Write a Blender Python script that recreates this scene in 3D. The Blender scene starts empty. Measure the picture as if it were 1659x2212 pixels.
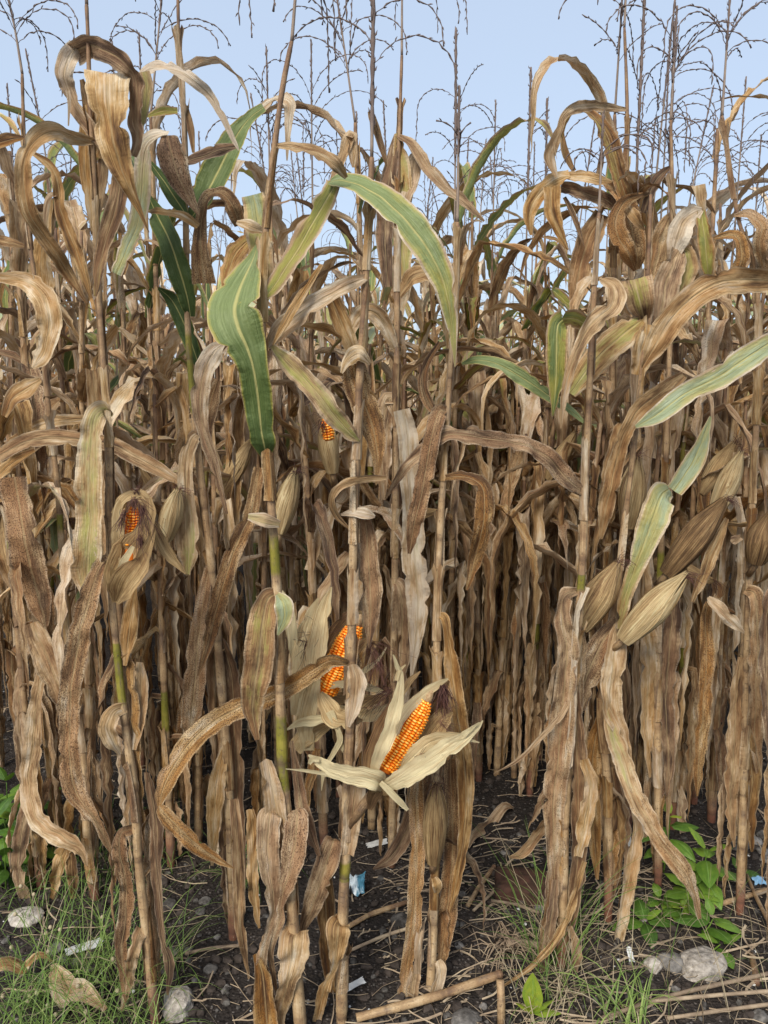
import bpy, math, random
import numpy as np
from mathutils import Vector, Matrix, noise as mnoise

sc = bpy.context.scene
COL = sc.collection

# ------------------------------------------------------------------ camera, sky, sun, exposure
PITCH = math.radians(9.4)
F = 1671.0                      # focal length in units of a 1659 x 2212 picture
CAM_H = 1.45
cam_d = bpy.data.cameras.new('camera')
cam = bpy.data.objects.new('camera', cam_d)
COL.objects.link(cam)
cam.location = (0, 0, CAM_H)
cam.rotation_euler = (math.pi / 2 - PITCH, 0, 0)
cam_d.sensor_fit = 'VERTICAL'
cam_d.angle = 2 * math.atan(1106 / F)
cam_d.clip_start = 0.05
cam_d.clip_end = 3000
sc.camera = cam

SUN_EL, SUN_AZ = math.radians(42), math.radians(202)   # azimuth clockwise from +Y
world = bpy.data.worlds.new('World')
sc.world = world
world.use_nodes = True
wn, wl = world.node_tree.nodes, world.node_tree.links
wn.clear()
w_out = wn.new('ShaderNodeOutputWorld')
w_bg = wn.new('ShaderNodeBackground')
w_sky = wn.new('ShaderNodeTexSky')
w_sky.sky_type = 'NISHITA'
w_sky.sun_disc = False
w_sky.sun_elevation = SUN_EL
w_sky.sun_rotation = SUN_AZ
w_sky.air_density = 1.0
w_sky.dust_density = 2.0
w_sky.ozone_density = 1.5
w_mix = wn.new('ShaderNodeMix')
w_mix.data_type = 'RGBA'
w_mix.inputs[0].default_value = 0.8
w_mix.inputs[7].default_value = (2.2, 2.6, 3.2, 1)      # even thin overcast over the whole dome
wl.new(w_sky.outputs[0], w_mix.inputs[6])
wl.new(w_mix.outputs[2], w_bg.inputs[0])
wl.new(w_bg.outputs[0], w_out.inputs[0])
w_bg.inputs[1].default_value = 0.1

sun_d = bpy.data.lights.new('sun', 'SUN')
sun = bpy.data.objects.new('sun', sun_d)
COL.objects.link(sun)
sun_d.energy = 1.5
sun_d.angle = math.radians(24)
sun_d.color = (1.0, 0.94, 0.85)
sd = Vector((math.sin(SUN_AZ) * math.cos(SUN_EL), math.cos(SUN_AZ) * math.cos(SUN_EL), math.sin(SUN_EL)))
sun.rotation_euler = sd.to_track_quat('Z', 'Y').to_euler()

sc.view_settings.view_transform = 'Standard'
sc.view_settings.look = 'None'
sc.view_settings.gamma = 1
sc.view_settings.use_curve_mapping = False
sc.view_settings.exposure = 1.45

# ------------------------------------------------------------------ helpers
CP, SP = math.cos(PITCH), math.sin(PITCH)
RIGHT = np.array((1.0, 0, 0))
UP = np.array((0, SP, CP))
FWD = np.array((0, CP, -SP))
CAMP = np.array((0, 0, CAM_H))
rng = random.Random(7)


def unp(px, py, Y):
    """world point seen at picture position px, py on the vertical plane y = Y"""
    d = FWD * F + RIGHT * (px - 829.5) + UP * (1106 - py)
    return CAMP + d * (Y / d[1])


def on_ground(px, py, z=0.0):
    d = FWD * F + RIGHT * (px - 829.5) + UP * (1106 - py)
    return CAMP + d * ((z - CAM_H) / d[2])


def unit(v):
    return v / (np.linalg.norm(v) + 1e-12)


def crom(P, per=5):
    """Catmull-Rom through the rows of P (any number of columns)"""
    P = np.asarray(P, float)
    if len(P) == 2:
        t = np.linspace(0, 1, per * 2 + 1)[:, None]
        return P[0] * (1 - t) + P[1] * t
    Q = np.vstack([2 * P[0] - P[1], P, 2 * P[-1] - P[-2]])
    out = []
    for i in range(1, len(Q) - 2):
        p0, p1, p2, p3 = Q[i - 1:i + 3]
        for k in range(per):
            t = k / per
            out.append(.5 * (2 * p1 + (p2 - p0) * t + (2 * p0 - 5 * p1 + 4 * p2 - p3) * t * t + (3 * p1 - p0 - 3 * p2 + p3) * t ** 3))
    out.append(P[-1])
    return np.array(out)


class Geo:
    """collects geometry for ONE mesh, with a colour recipe (tone) and a strip coordinate (luv) per vertex"""

    def __init__(s):
        s.v, s.f, s.t, s.l, s.n = [], [], [], [], 0

    def add(s, V, Fc, T, L):
        V = np.asarray(V, float).reshape(-1, 3)
        k = len(V)
        T = np.broadcast_to(np.asarray(T, float), (k, 4))
        s.v.append(V); s.t.append(T); s.l.append(np.asarray(L, float).reshape(-1, 3))
        s.f.extend([tuple(i + s.n for i in q) for q in Fc])
        s.n += k

    def merge(s, o, M=None):
        for V, T, L in zip(o.v, o.t, o.l):
            s.v.append(V if M is None else V @ M[0].T + M[1]); s.t.append(T); s.l.append(L)
        s.f.extend([tuple(i + s.n for i in q) for q in o.f])
        s.n += o.n

    def mesh(s, name, mat, origin=None, smooth=True):
        m = bpy.data.meshes.new(name)
        V = np.vstack(s.v)
        if origin is not None:
            V = V - np.asarray(origin)
        m.from_pydata(V.tolist(), [], s.f)
        a = m.attributes.new('tone', 'FLOAT_COLOR', 'POINT')
        a.data.foreach_set('color', np.vstack(s.t).astype(np.float32).ravel())
        a = m.attributes.new('luv', 'FLOAT_VECTOR', 'POINT')
        a.data.foreach_set('vector', np.vstack(s.l).astype(np.float32).ravel())
        if smooth:
            m.polygons.foreach_set('use_smooth', [True] * len(m.polygons))
        m.materials.append(mat)
        return m

    def build(s, name, mat, parent=None, origin=None, smooth=True):
        return link(name, s.mesh(name, mat, origin, smooth), parent)


def link(name, mesh, parent=None):
    o = bpy.data.objects.new(name, mesh)
    COL.objects.link(o)
    if parent is not None:
        o.parent = parent
    return o


def thing(name, label, cat, loc, group=None, rz=0.0):
    o = bpy.data.objects.new(name, None)
    COL.objects.link(o)
    o.empty_display_size = 0.1
    o.location = loc
    o.rotation_euler = (0, 0, rz)
    tag(o, label, cat, group)
    return o


def tag(o, label=None, cat=None, group=None, kind=None):
    if label: o['label'] = label
    if cat: o['category'] = cat
    if group: o['group'] = group
    if kind: o['kind'] = kind
    return o


def grid_faces(n, m):
    return [(i * m + j, i * m + j + 1, (i + 1) * m + j + 1, (i + 1) * m + j) for i in range(n - 1) for j in range(m - 1)]


def tube(g, P, R, tone, sides=6, v0=0.0, cap=True):
    P = np.asarray(P, float); n = len(P)
    R = np.broadcast_to(np.asarray(R, float), (n,))
    T = np.gradient(P, axis=0)
    T /= (np.linalg.norm(T, axis=1)[:, None] + 1e-12)
    a = np.cross(T[0], (0.31, 0.9, 0.2)); a = unit(a)
    V = np.empty((n, sides, 3)); L = np.empty((n, sides, 3))
    ang = np.linspace(0, 2 * math.pi, sides, endpoint=False)
    s = 0.0
    for i in range(n):
        a = unit(a - T[i] * a.dot(T[i])); b = np.cross(T[i], a)
        V[i] = P[i] + R[i] * (np.cos(ang)[:, None] * a + np.sin(ang)[:, None] * b)
        if i: s += np.linalg.norm(P[i] - P[i - 1])
        L[i, :, 0] = np.sin(ang); L[i, :, 1] = v0 + s; L[i, :, 2] = i / max(1, n - 1)
    fc = []
    for i in range(n - 1):
        for j in range(sides):
            k = (j + 1) % sides
            fc.append((i * sides + j, i * sides + k, (i + 1) * sides + k, (i + 1) * sides + j))
    if cap:
        fc.append(tuple(range(sides))[::-1]); fc.append(tuple((n - 1) * sides + j for j in range(sides)))
    T4 = np.asarray(tone, float)
    if T4.ndim == 2:
        T4 = np.repeat(T4, sides, axis=0)
    g.add(V, fc, T4, L)


def strip(g, P, A, W, tone, fold=0.25, ruffle=0.006, seed=0.0, m=6, wave=0.07, ragged=0.10, crumple=0.0025):
    """leaf ribbon: centre line P, across hint A, full width W, tone (n,4) or (4,)"""
    P = np.asarray(P, float); n = len(P)
    W = np.broadcast_to(np.asarray(W, float), (n,))
    A = np.broadcast_to(np.asarray(A, float), (n, 3))
    T = np.gradient(P, axis=0); T /= (np.linalg.norm(T, axis=1)[:, None] + 1e-12)
    A = A - T * (A * T).sum(1)[:, None]
    A = A / (np.linalg.norm(A, axis=1)[:, None] + 1e-9)
    N = np.cross(T, A)
    S = np.concatenate([[0], np.cumsum(np.linalg.norm(np.diff(P, axis=0), axis=1))])
    r = random.Random(int(seed * 99991) + 3)
    ph = [r.uniform(0, 6.28) for _ in range(8)]
    fr = [r.uniform(.8, 1.25) for _ in range(4)]
    fold = np.broadcast_to(np.asarray(fold, float), (n,)) * (1 + .35 * np.sin(S * 9 * fr[0] + ph[0]))
    V = np.empty((n, m + 1, 3)); L = np.empty((n, m + 1, 3))
    k = 2 * math.pi / wave
    Sw = S + .018 * np.sin(S * 17 + ph[0]) + .009 * np.sin(S * 41 + ph[7])
    nt = [(r.uniform(.1, .97) * S[-1], r.choice((0, 1)), r.uniform(.15, .55), r.uniform(.004, .012)) for _ in range(int(S[-1] * 9))] if m >= 6 else []
    cr = [(r.uniform(25, 115), r.uniform(-2.5, 2.5), r.uniform(0, 6.28), r.uniform(.5, 1)) for _ in range(5)]
    camp = crumple * np.minimum(1, W / .04)
    for j in range(m + 1):
        s = 2 * j / m - 1
        side = 0 if s < 0 else 1
        rg = 1 + ragged * (np.sin(S * 31 * fr[1] + ph[1 + side]) * .6 + np.sin(S * 83 * fr[2] + ph[3 + side]) * .4 + .35 * np.sin(S * 210 + ph[side])) * abs(s)
        wv = ruffle * s * s * (np.sin(Sw * k * fr[side] + ph[5 + side]) + .5 * np.sin(Sw * k * 2.3 + ph[6 + side])) * (.55 + .45 * np.sin(S * 13 + ph[2 + side])) * np.minimum(1, W / 0.03)
        for s0, sd0, dp, wd in nt:
            if sd0 == side: rg = rg * (1 - dp * abs(s) ** 2 * np.exp(-((S - s0) / wd) ** 2))
        wv = wv + camp * sum(c3 * np.sin(S * c0 + s * c1 * 1.7 + c2) for c0, c1, c2, c3 in cr) * .5
        x = s * W / 2 * np.cos(fold) * rg
        z = abs(s) ** 1.4 * W / 2 * np.sin(fold) + wv
        V[:, j] = P + A * x[:, None] + N * z[:, None]
        L[:, j, 0] = s; L[:, j, 1] = S; L[:, j, 2] = np.linspace(0, 1, n)
    T4 = np.asarray(tone, float)
    if T4.ndim == 1:
        T4 = np.broadcast_to(T4, (n, 4))
    T4 = T4.copy(); T4[:, 3] = seed
    g.add(V, grid_faces(n, m + 1), np.repeat(T4, m + 1, axis=0), L)


# ------------------------------------------------------------------ materials
class NT:
    def __init__(s, name):
        s.m = bpy.data.materials.new(name)
        s.m.use_nodes = True
        s.t = s.m.node_tree
        s.t.nodes.clear()
        s.out = s.t.nodes.new('ShaderNodeOutputMaterial')

    def n(s, typ, **kw):
        x = s.t.nodes.new('ShaderNode' + typ)
        for k, v in kw.items(): setattr(x, k, v)
        return x

    def put(s, sock, val):
        if hasattr(val, 'is_output'): s.t.links.new(val, sock)
        elif isinstance(val, (tuple, list)) and len(val) == 3 and sock.type == 'RGBA': sock.default_value = (*val, 1)
        else: sock.default_value = val

    def math(s, op, a, b=0.0, clamp=False):
        x = s.n('Math', operation=op, use_clamp=clamp)
        s.put(x.inputs[0], a); s.put(x.inputs[1], b)
        return x.outputs[0]

    def mix(s, f, a, b, blend='MIX'):
        x = s.n('Mix', data_type='RGBA', blend_type=blend)
        s.put(x.inputs[0], f); s.put(x.inputs[6], a); s.put(x.inputs[7], b)
        return x.outputs[2]

    def step(s, v, lo, hi, a=0.0, b=1.0):
        x = s.n('MapRange', interpolation_type='SMOOTHSTEP')
        s.put(x.inputs[0], v)
        for k, q in zip((1, 2, 3, 4), (lo, hi, a, b)): s.put(x.inputs[k], q)
        return x.outputs[0]

    def ramp(s, v, stops):
        x = s.n('ValToRGB')
        e = x.color_ramp.elements
        while len(e) < len(stops): e.new(0.5)
        for q, (p, c) in zip(e, stops): q.position = p; q.color = (*c, 1)
        s.put(x.inputs[0], v)
        return x.outputs[0]

    def comb(s, x, y, z):
        c = s.n('CombineXYZ')
        for i, q in enumerate((x, y, z)): s.put(c.inputs[i], q)
        return c.outputs[0]

    def noise(s, vec, scale=1.0, detail=2.0, rough=.5):
        x = s.n('TexNoise')
        s.put(x.inputs['Vector'], vec); x.inputs['Scale'].default_value = scale
        x.inputs['Detail'].default_value = detail; x.inputs['Roughness'].default_value = rough
        return x.outputs[0]

    def attr(s, name):
        return s.n('Attribute', attribute_name=name)

    def tones(s):
        t = s.attr('tone'); sp = s.n('SeparateColor')
        s.t.links.new(t.outputs['Color'], sp.inputs[0])
        l = s.attr('luv'); q = s.n('SeparateXYZ')
        s.t.links.new(l.outputs['Vector'], q.inputs[0])
        return sp.outputs[0], sp.outputs[1], sp.outputs[2], t.outputs['Alpha'], q.outputs[0], q.outputs[1], q.outputs[2]

    def pbr(s, col, rough=.7, spec=.3, bump=None, bstr=.3, bdist=.002, trans=0.0, tcol=None, sss=0.0):
        p = s.n('BsdfPrincipled')
        s.put(p.inputs['Base Color'], col); s.put(p.inputs['Roughness'], rough)
        p.inputs['Specular IOR Level'].default_value = spec
        if sss:
            p.inputs['Subsurface Weight'].default_value = sss
            p.inputs['Subsurface Scale'].default_value = 0.003
        nrm = None
        if bump is not None:
            b = s.n('Bump'); b.inputs['Strength'].default_value = bstr; b.inputs['Distance'].default_value = bdist
            s.put(b.inputs['Height'], bump); nrm = b.outputs[0]
            s.put(p.inputs['Normal'], nrm)
        o = p.outputs[0]
        if trans:
            tr = s.n('BsdfTranslucent'); s.put(tr.inputs[0], tcol if tcol is not None else col)
            if nrm is not None: s.put(tr.inputs['Normal'], nrm)
            mx = s.n('MixShader'); mx.inputs[0].default_value = trans
            s.put(mx.inputs[1], o); s.put(mx.inputs[2], tr.outputs[0]); o = mx.outputs[0]
        s.t.links.new(o, s.out.inputs[0])
        return s.m


def mat_leaf():
    k = NT('maize_leaf')
    g, b, r, seed, u, v, t = k.tones()
    oi = k.n('ObjectInfo').outputs['Random']
    sd = k.math('ADD', k.math('MULTIPLY', seed, 37.0), k.math('MULTIPLY', oi, 61.0))
    vein = k.noise(k.comb(k.math('MULTIPLY', u, 9.0), k.math('MULTIPLY', v, 4.0), sd), 1.6, 3, .6)
    fine = k.noise(k.comb(k.math('MULTIPLY', u, 40.0), k.math('MULTIPLY', v, 14.0), sd), 1.0, 2, .6)
    mott = k.noise(k.comb(k.math('MULTIPLY', u, 1.1), k.math('MULTIPLY', v, 11.0), sd), 1.0, 4, .62)
    blot = k.noise(k.comb(k.math('MULTIPLY', u, 2.6), k.math('MULTIPLY', v, 40.0), k.math('ADD', sd, 9.0)), 1.0, 4, .7)
    spk = k.noise(k.comb(k.math('MULTIPLY', u, 16.0), k.math('MULTIPLY', v, 300.0), k.math('ADD', sd, 4.0)), 1.0, 2, .65)
    au = k.math('ABSOLUTE', u)
    val = k.math('ADD', b, k.math('MULTIPLY', k.math('SUBTRACT', mott, .5), 2.1))
    val = k.math('ADD', val, k.math('MULTIPLY', k.math('SUBTRACT', vein, .5), 1.0))
    val = k.math('ADD', val, k.math('MULTIPLY', k.math('SUBTRACT', fine, .5), .7))
    val = k.math('ADD', val, k.math('MULTIPLY', k.math('SUBTRACT', oi, .5), .34))
    dry = k.ramp(val, [(0.0, (.085, .045, .025)), (.28, (.265, .156, .072)), (.55, (.52, .343, .165)), (.8, (.68, .52, .325)), (1.0, (.79, .67, .49))])
    warm = k.step(k.noise(k.comb(u, k.math('MULTIPLY', v, 3.0), k.math('ADD', sd, 21.0)), 1.3, 2), .36, .66)
    warm = k.math('MULTIPLY', warm, k.math('ADD', .35, k.math('MULTIPLY', r, .75)))
    dry = k.mix(warm, dry, k.mix(.6, dry, (.45, .215, .075)))
    dry = k.mix(k.math('MULTIPLY', k.step(au, .8, 1.0), .35), dry, (.66, .55, .38))
    hs = k.n('HueSaturation'); k.put(hs.inputs['Color'], dry)
    k.put(hs.inputs['Saturation'], k.math('ADD', .84, k.math('MULTIPLY', k.math('FRACT', k.math('ADD', k.math('MULTIPLY', oi, 7.31), k.math('MULTIPLY', seed, 3.7))), .28)))
    dry = hs.outputs[0]
    # rust speckles and blotches
    sp = k.math('MULTIPLY', k.step(spk, .51, .60), k.step(k.math('ADD', blot, k.math('MULTIPLY', k.math('SUBTRACT', r, .5), .4)), .5, .62))
    sp = k.math('MULTIPLY', sp, k.math('ADD', .15, k.math('MULTIPLY', r, .8)))
    dry = k.mix(sp, dry, (.085, .04, .02))
    bl = k.math('MULTIPLY', k.step(blot, .54, .78), k.math('MULTIPLY', r, .6))
    dry = k.mix(bl, dry, (.19, .095, .045))
    # living tissue
    gv = k.math('ADD', b, k.math('MULTIPLY', k.math('SUBTRACT', vein, .5), .5))
    gv = k.math('ADD', gv, k.math('MULTIPLY', k.math('SUBTRACT', mott, .5), .45))
    grn = k.ramp(gv, [(0.0, (.045, .078, .026)), (.35, (.105, .15, .042)), (.7, (.27, .325, .13)), (1.0, (.48, .54, .36))])
    gm = k.math('ADD', g, k.math('MULTIPLY', k.math('SUBTRACT', mott, .5), .8))
    gm = k.math('ADD', gm, k.math('MULTIPLY', k.math('SUBTRACT', fine, .5), .35))
    gm = k.math('SUBTRACT', gm, k.math('MULTIPLY', k.math('POWER', au, 5.0), .65))
    gm = k.math('SUBTRACT', gm, k.math('MULTIPLY', k.step(blot, .6, .75), .35))
    yel = k.ramp(gv, [(0.0, (.20, .19, .02)), (.6, (.42, .38, .10)), (1.0, (.58, .52, .27))])
    col = k.mix(k.step(gm, .22, .45), dry, yel)
    col = k.mix(k.step(gm, .42, .66), col, grn)
    # midrib
    mr = k.math('SUBTRACT', 1.0, k.step(au, .035, .10))
    mcol = k.mix(k.step(g, .2, .6), k.mix(.6, dry, (.50, .37, .19)), (.55, .50, .19))
    col = k.mix(k.math('MULTIPLY', mr, .75), col, mcol)
    h = k.math('ADD', k.math('MULTIPLY', fine, .6), k.math('MULTIPLY', vein, .8))
    h = k.math('ADD', h, k.math('MULTIPLY', mr, .5))
    crimp = k.noise(k.comb(k.math('MULTIPLY', u, 1.6), k.math('MULTIPLY', v, 130.0), sd), 1.0, 2)
    h = k.math('ADD', h, k.math('MULTIPLY', blot, .8))
    h = k.math('ADD', h, k.math('MULTIPLY', crimp, k.math('MULTIPLY', k.math('POWER', au, 1.5), 1.3)))
    dent = k.noise(k.comb(k.math('MULTIPLY', u, 2.2), k.math('MULTIPLY', v, 20.0), k.math('ADD', sd, 3.0)), 1.0, 2)
    h = k.math('ADD', h, k.math('MULTIPLY', dent, 2.2))
    return k.pbr(col, k.step(g, .3, .7, .66, .45), .32, h, .8, .004, .2)


def mat_husk():
    k = NT('dry_husk')
    g, b, r, seed, u, v, t = k.tones()
    oi = k.n('ObjectInfo').outputs['Random']
    sd = k.math('ADD', k.math('MULTIPLY', seed, 37.0), k.math('MULTIPLY', oi, 61.0))
    rib = k.noise(k.comb(k.math('MULTIPLY', u, 11.0), k.math('MULTIPLY', v, 5.0), sd), 1.5, 3, .6)
    fine = k.noise(k.comb(k.math('MULTIPLY', u, 42.0), k.math('MULTIPLY', v, 9.0), sd), 1.0, 2)
    mott = k.noise(k.comb(k.math('MULTIPLY', u, 1.4), k.math('MULTIPLY', v, 18.0), sd), 1.0, 4, .6)
    spk = k.noise(k.comb(k.math('MULTIPLY', u, 22.0), k.math('MULTIPLY', v, 330.0), sd), 1.0, 2)
    val = k.math('ADD', b, k.math('MULTIPLY', k.math('SUBTRACT', rib, .5), 1.35))
    val = k.math('ADD', val, k.math('MULTIPLY', k.math('SUBTRACT', mott, .5), .7))
    val = k.math('ADD', val, k.math('MULTIPLY', k.math('SUBTRACT', fine, .5), .35))
    col = k.ramp(val, [(0.0, (.10, .055, .027)), (.3, (.32, .19, .085)), (.55, (.57, .385, .18)), (.8, (.80, .605, .32)), (1.0, (.91, .78, .47))])
    col = k.mix(k.math('MULTIPLY', k.step(spk, .6, .72), k.math('MULTIPLY', r, .8)), col, (.10, .065, .045))
    col = k.mix(k.math('MULTIPLY', k.step(mott, .5, .75), g), col, (.86, .72, .34))
    h = k.math('ADD', k.math('MULTIPLY', fine, .6), k.math('MULTIPLY', rib, 1.6))
    h = k.math('ADD', h, mott)
    return k.pbr(col, .6, .3, h, .9, .004, .25)


def mat_stalk():
    k = NT('maize_stalk')
    g, b, r, node, u, v, t = k.tones()
    oi = k.n('ObjectInfo').outputs['Random']
    sd = k.math('MULTIPLY', oi, 61.0)
    pos = k.n('TexCoord').outputs['Object']
    st = k.noise(k.comb(k.math('MULTIPLY', u, 9.0), k.math('MULTIPLY', v, 5.0), sd), 1.5, 3, .6)
    mt = k.noise(pos, 22.0, 5, .65)
    stain = k.noise(k.comb(u, k.math('MULTIPLY', v, 14.0), k.math('ADD', sd, 5.0)), 1.2, 4, .65)
    val = k.math('ADD', b, k.math('MULTIPLY', k.math('SUBTRACT', st, .5), .8))
    val = k.math('ADD', val, k.math('MULTIPLY', k.math('SUBTRACT', mt, .5), 1.5))
    dry = k.ramp(val, [(0.0, (.13, .080, .048)), (.35, (.275, .172, .088)), (.62, (.43, .295, .155)), (1.0, (.60, .47, .30))])
    grn = k.ramp(val, [(0.0, (.09, .10, .015)), (.5, (.20, .18, .025)), (1.0, (.36, .30, .06))])
    col = k.mix(k.step(k.math('ADD', g, k.math('MULTIPLY', k.math('SUBTRACT', mt, .5), .4)), .35, .6), dry, grn)
    red = k.mix(.5, (.12, .03, .02), (.30, .12, .08))
    col = k.mix(k.math('MULTIPLY', r, .8), col, red)
    col = k.mix(k.step(stain, .52, .68, 0, .65), col, (.15, .105, .075))
    spk = k.noise(k.comb(k.math('MULTIPLY', u, 8.0), k.math('MULTIPLY', v, 160.0), sd), 1.0, 2)
    col = k.mix(k.step(spk, .58, .68, 0, .6), col, (.09, .055, .035))
    col = k.mix(k.math('MULTIPLY', node, .75), col, (.10, .06, .04))
    return k.pbr(col, .6, .3, k.math('ADD', st, mt), .4, .002)


def mat_simple(name, stops, scale=20.0, rough=.7, spec=.3, bstr=.4, bdist=.003, detail=4, trans=0.0, stretch=None, objrand=.3):
    k = NT(name)
    pos = k.n('TexCoord').outputs['Object']
    oi = k.n('ObjectInfo').outputs['Random']
    if stretch:
        mp = k.n('Mapping'); mp.inputs['Scale'].default_value = stretch
        k.put(mp.inputs[0], pos); pos = mp.outputs[0]
    add = k.n('VectorMath', operation='ADD'); k.put(add.inputs[0], pos)
    k.put(add.inputs[1], k.comb(k.math('MULTIPLY', oi, 31.0), 0.0, k.math('MULTIPLY', oi, 17.0)))
    nz = k.noise(add.outputs[0], scale, detail, .6)
    val = k.math('ADD', nz, k.math('MULTIPLY', k.math('SUBTRACT', oi, .5), objrand))
    return k.pbr(k.ramp(val, stops), rough, spec, nz, bstr, bdist, trans)


def mat_kernel():
    k = NT('maize_kernel')
    g, b, r, seed, u, v, t = k.tones()
    oi = k.n('ObjectInfo').outputs['Random']
    pale = k.math('ADD', t, k.math('MULTIPLY', k.math('SUBTRACT', oi, .5), .75))
    col = k.ramp(pale, [(.0, (.88, .19, .008)), (.4, (.96, .275, .010)), (.75, (.98, .38, .025)), (1.0, (.98, .58, .13))])
    return k.pbr(col, .42, .35, sss=.0)


def mat_tassel():
    k = NT('dry_tassel')
    g, b, r, seed, u, v, t = k.tones()
    nz = k.noise(k.comb(u, k.math('MULTIPLY', v, 60.0), seed), 1.0, 3)
    val = k.math('ADD', k.math('MULTIPLY', nz, .8), k.math('SUBTRACT', b, .4))
    return k.pbr(k.ramp(val, [(0, (.075, .055, .05)), (.5, (.18, .135, .115)), (1, (.36, .28, .21))]), .8, .2)


def mat_green():
    k = NT('weed_leaf')
    g, b, r, seed, u, v, t = k.tones()
    oi = k.n('ObjectInfo').outputs['Random']
    au = k.math('ABSOLUTE', u)
    w = k.n('TexWave', wave_type='BANDS'); w.bands_direction = 'X'
    k.put(w.inputs[0], k.comb(k.math('SUBTRACT', k.math('MULTIPLY', t, 3.0), k.math('MULTIPLY', au, .8)), 0.0, 0.0))
    w.inputs['Scale'].default_value = 3.2; w.inputs['Distortion'].default_value = .4
    nz = k.noise(k.comb(k.math('MULTIPLY', u, 2.0), k.math('MULTIPLY', t, 3.0), k.math('MULTIPLY', oi, 50.0)), 1.5, 3)
    val = k.math('ADD', k.math('ADD', b, k.math('MULTIPLY', k.math('SUBTRACT', nz, .5), .5)), k.math('MULTIPLY', k.math('SUBTRACT', oi, .5), .35))
    val = k.math('SUBTRACT', val, k.math('MULTIPLY', w.outputs[1], .12))
    col = k.ramp(val, [(0, (.025, .06, .008)), (.4, (.075, .16, .018)), (.7, (.17, .29, .035)), (1, (.40, .46, .05))])
    mr = k.math('SUBTRACT', 1.0, k.step(au, .03, .09))
    col = k.mix(k.math('MULTIPLY', mr, .5), col, (.22, .36, .10))
    return k.pbr(col, .45, .4, k.math('ADD', w.outputs[1], k.math('MULTIPLY', mr, -1.0)), .35, .0015, .25)


def mat_grass():
    k = NT('grass_blade')
    g, b, r, seed, u, v, t = k.tones()
    val = k.math('ADD', b, k.math('MULTIPLY', k.math('SUBTRACT', k.noise(k.comb(u, k.math('MULTIPLY', v, 9.0), k.math('MULTIPLY', seed, 40.0)), 2.0, 2), .5), .5))
    grn = k.ramp(val, [(0, (.045, .095, .018)), (.5, (.13, .22, .045)), (1, (.33, .42, .12))])
    dry = k.ramp(val, [(0, (.19, .14, .08)), (1, (.50, .42, .27))])
    return k.pbr(k.mix(g, dry, grn), .55, .3, trans=.25)


def mat_soil():
    k = NT('dark_soil')
    pos = k.n('TexCoord').outputs['Object']
    a = k.noise(pos, 3.0, 5, .6); b = k.noise(pos, 60.0, 5, .7)
    vo = k.n('TexVoronoi'); vo.inputs['Scale'].default_value = 130.0; k.put(vo.inputs['Vector'], pos)
    val = k.math('ADD', k.math('MULTIPLY', a, .5), k.math('MULTIPLY', b, .5))
    col = k.ramp(val, [(.25, (.012, .010, .009)), (.5, (.034, .028, .024)), (.75, (.085, .068, .055))])
    cell = k.n('SeparateColor'); k.t.links.new(vo.outputs['Color'], cell.inputs[0])
    col = k.mix(k.math('MULTIPLY', k.step(cell.outputs[0], .80, .9), k.step(vo.outputs['Distance'], .55, .25)), col, (.15, .13, .115))
    h = k.math('ADD', b, k.math('MULTIPLY', vo.outputs['Distance'], -.5))
    return k.pbr(col, .9, .15, h, .9, .012)


M_LEAF, M_HUSK, M_STALK, M_KERNEL, M_TASSEL = mat_leaf(), mat_husk(), mat_stalk(), mat_kernel(), mat_tassel()
M_WEED, M_GRASS, M_SOIL = mat_green(), mat_grass(), mat_soil()
M_STONE = mat_simple('grey_stone', [(.25, (.035, .031, .027)), (.5, (.12, .11, .098)), (.75, (.25, .23, .205))], 55, .9, .15, .8, .006, objrand=.4)
M_PALE = mat_simple('pale_stone', [(.25, (.16, .14, .12)), (.5, (.36, .32, .27)), (.75, (.60, .55, .48))], 70, .9, .2, .8, .006, objrand=.15)
M_WHITE = mat_simple('white_scrap', [(.2, (.40, .40, .38)), (.7, (.66, .66, .63))], 30, .5, .4, .3)
M_BRICK = mat_simple('red_brick', [(.35, (.035, .027, .018)), (.55, (.050, .030, .021)), (.8, (.095, .048, .034))], 30, .9, .15, .8, .006)
M_COB = mat_simple('cob_core', [(.2, (.60, .13, .008)), (.8, (.85, .26, .03))], 120, .6, .3)
M_COBTIP = mat_simple('cob_tip', [(.2, (.20, .11, .05)), (.8, (.62, .45, .25))], 200, .8, .2)
M_SILK = mat_simple('dry_silk', [(.2, (.045, .018, .014)), (.8, (.16, .07, .05))], 90, .6, .3)
M_STRAW = mat_simple('straw', [(.2, (.14, .10, .07)), (.5, (.30, .225, .15)), (.8, (.46, .37, .25))], 25, .8, .2, objrand=.35)
M_BARK = mat_simple('tree_bark', [(.2, (.06, .045, .035)), (.8, (.16, .13, .10))], 6, .9, .2)
M_FOL = mat_simple('tree_foliage', [(.2, (.02, .045, .015)), (.8, (.07, .12, .04))], 2, .6, .3, trans=.2)
# ------------------------------------------------------------------ ground
def ground_z(x, y):
    a = mnoise.noise((x * .9, y * .9, 3.1)) * .025 + mnoise.noise((x * 4, y * 4, 1.7)) * .012
    return a * max(0.0, min(1.0, (14 - y) / 6))


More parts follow.
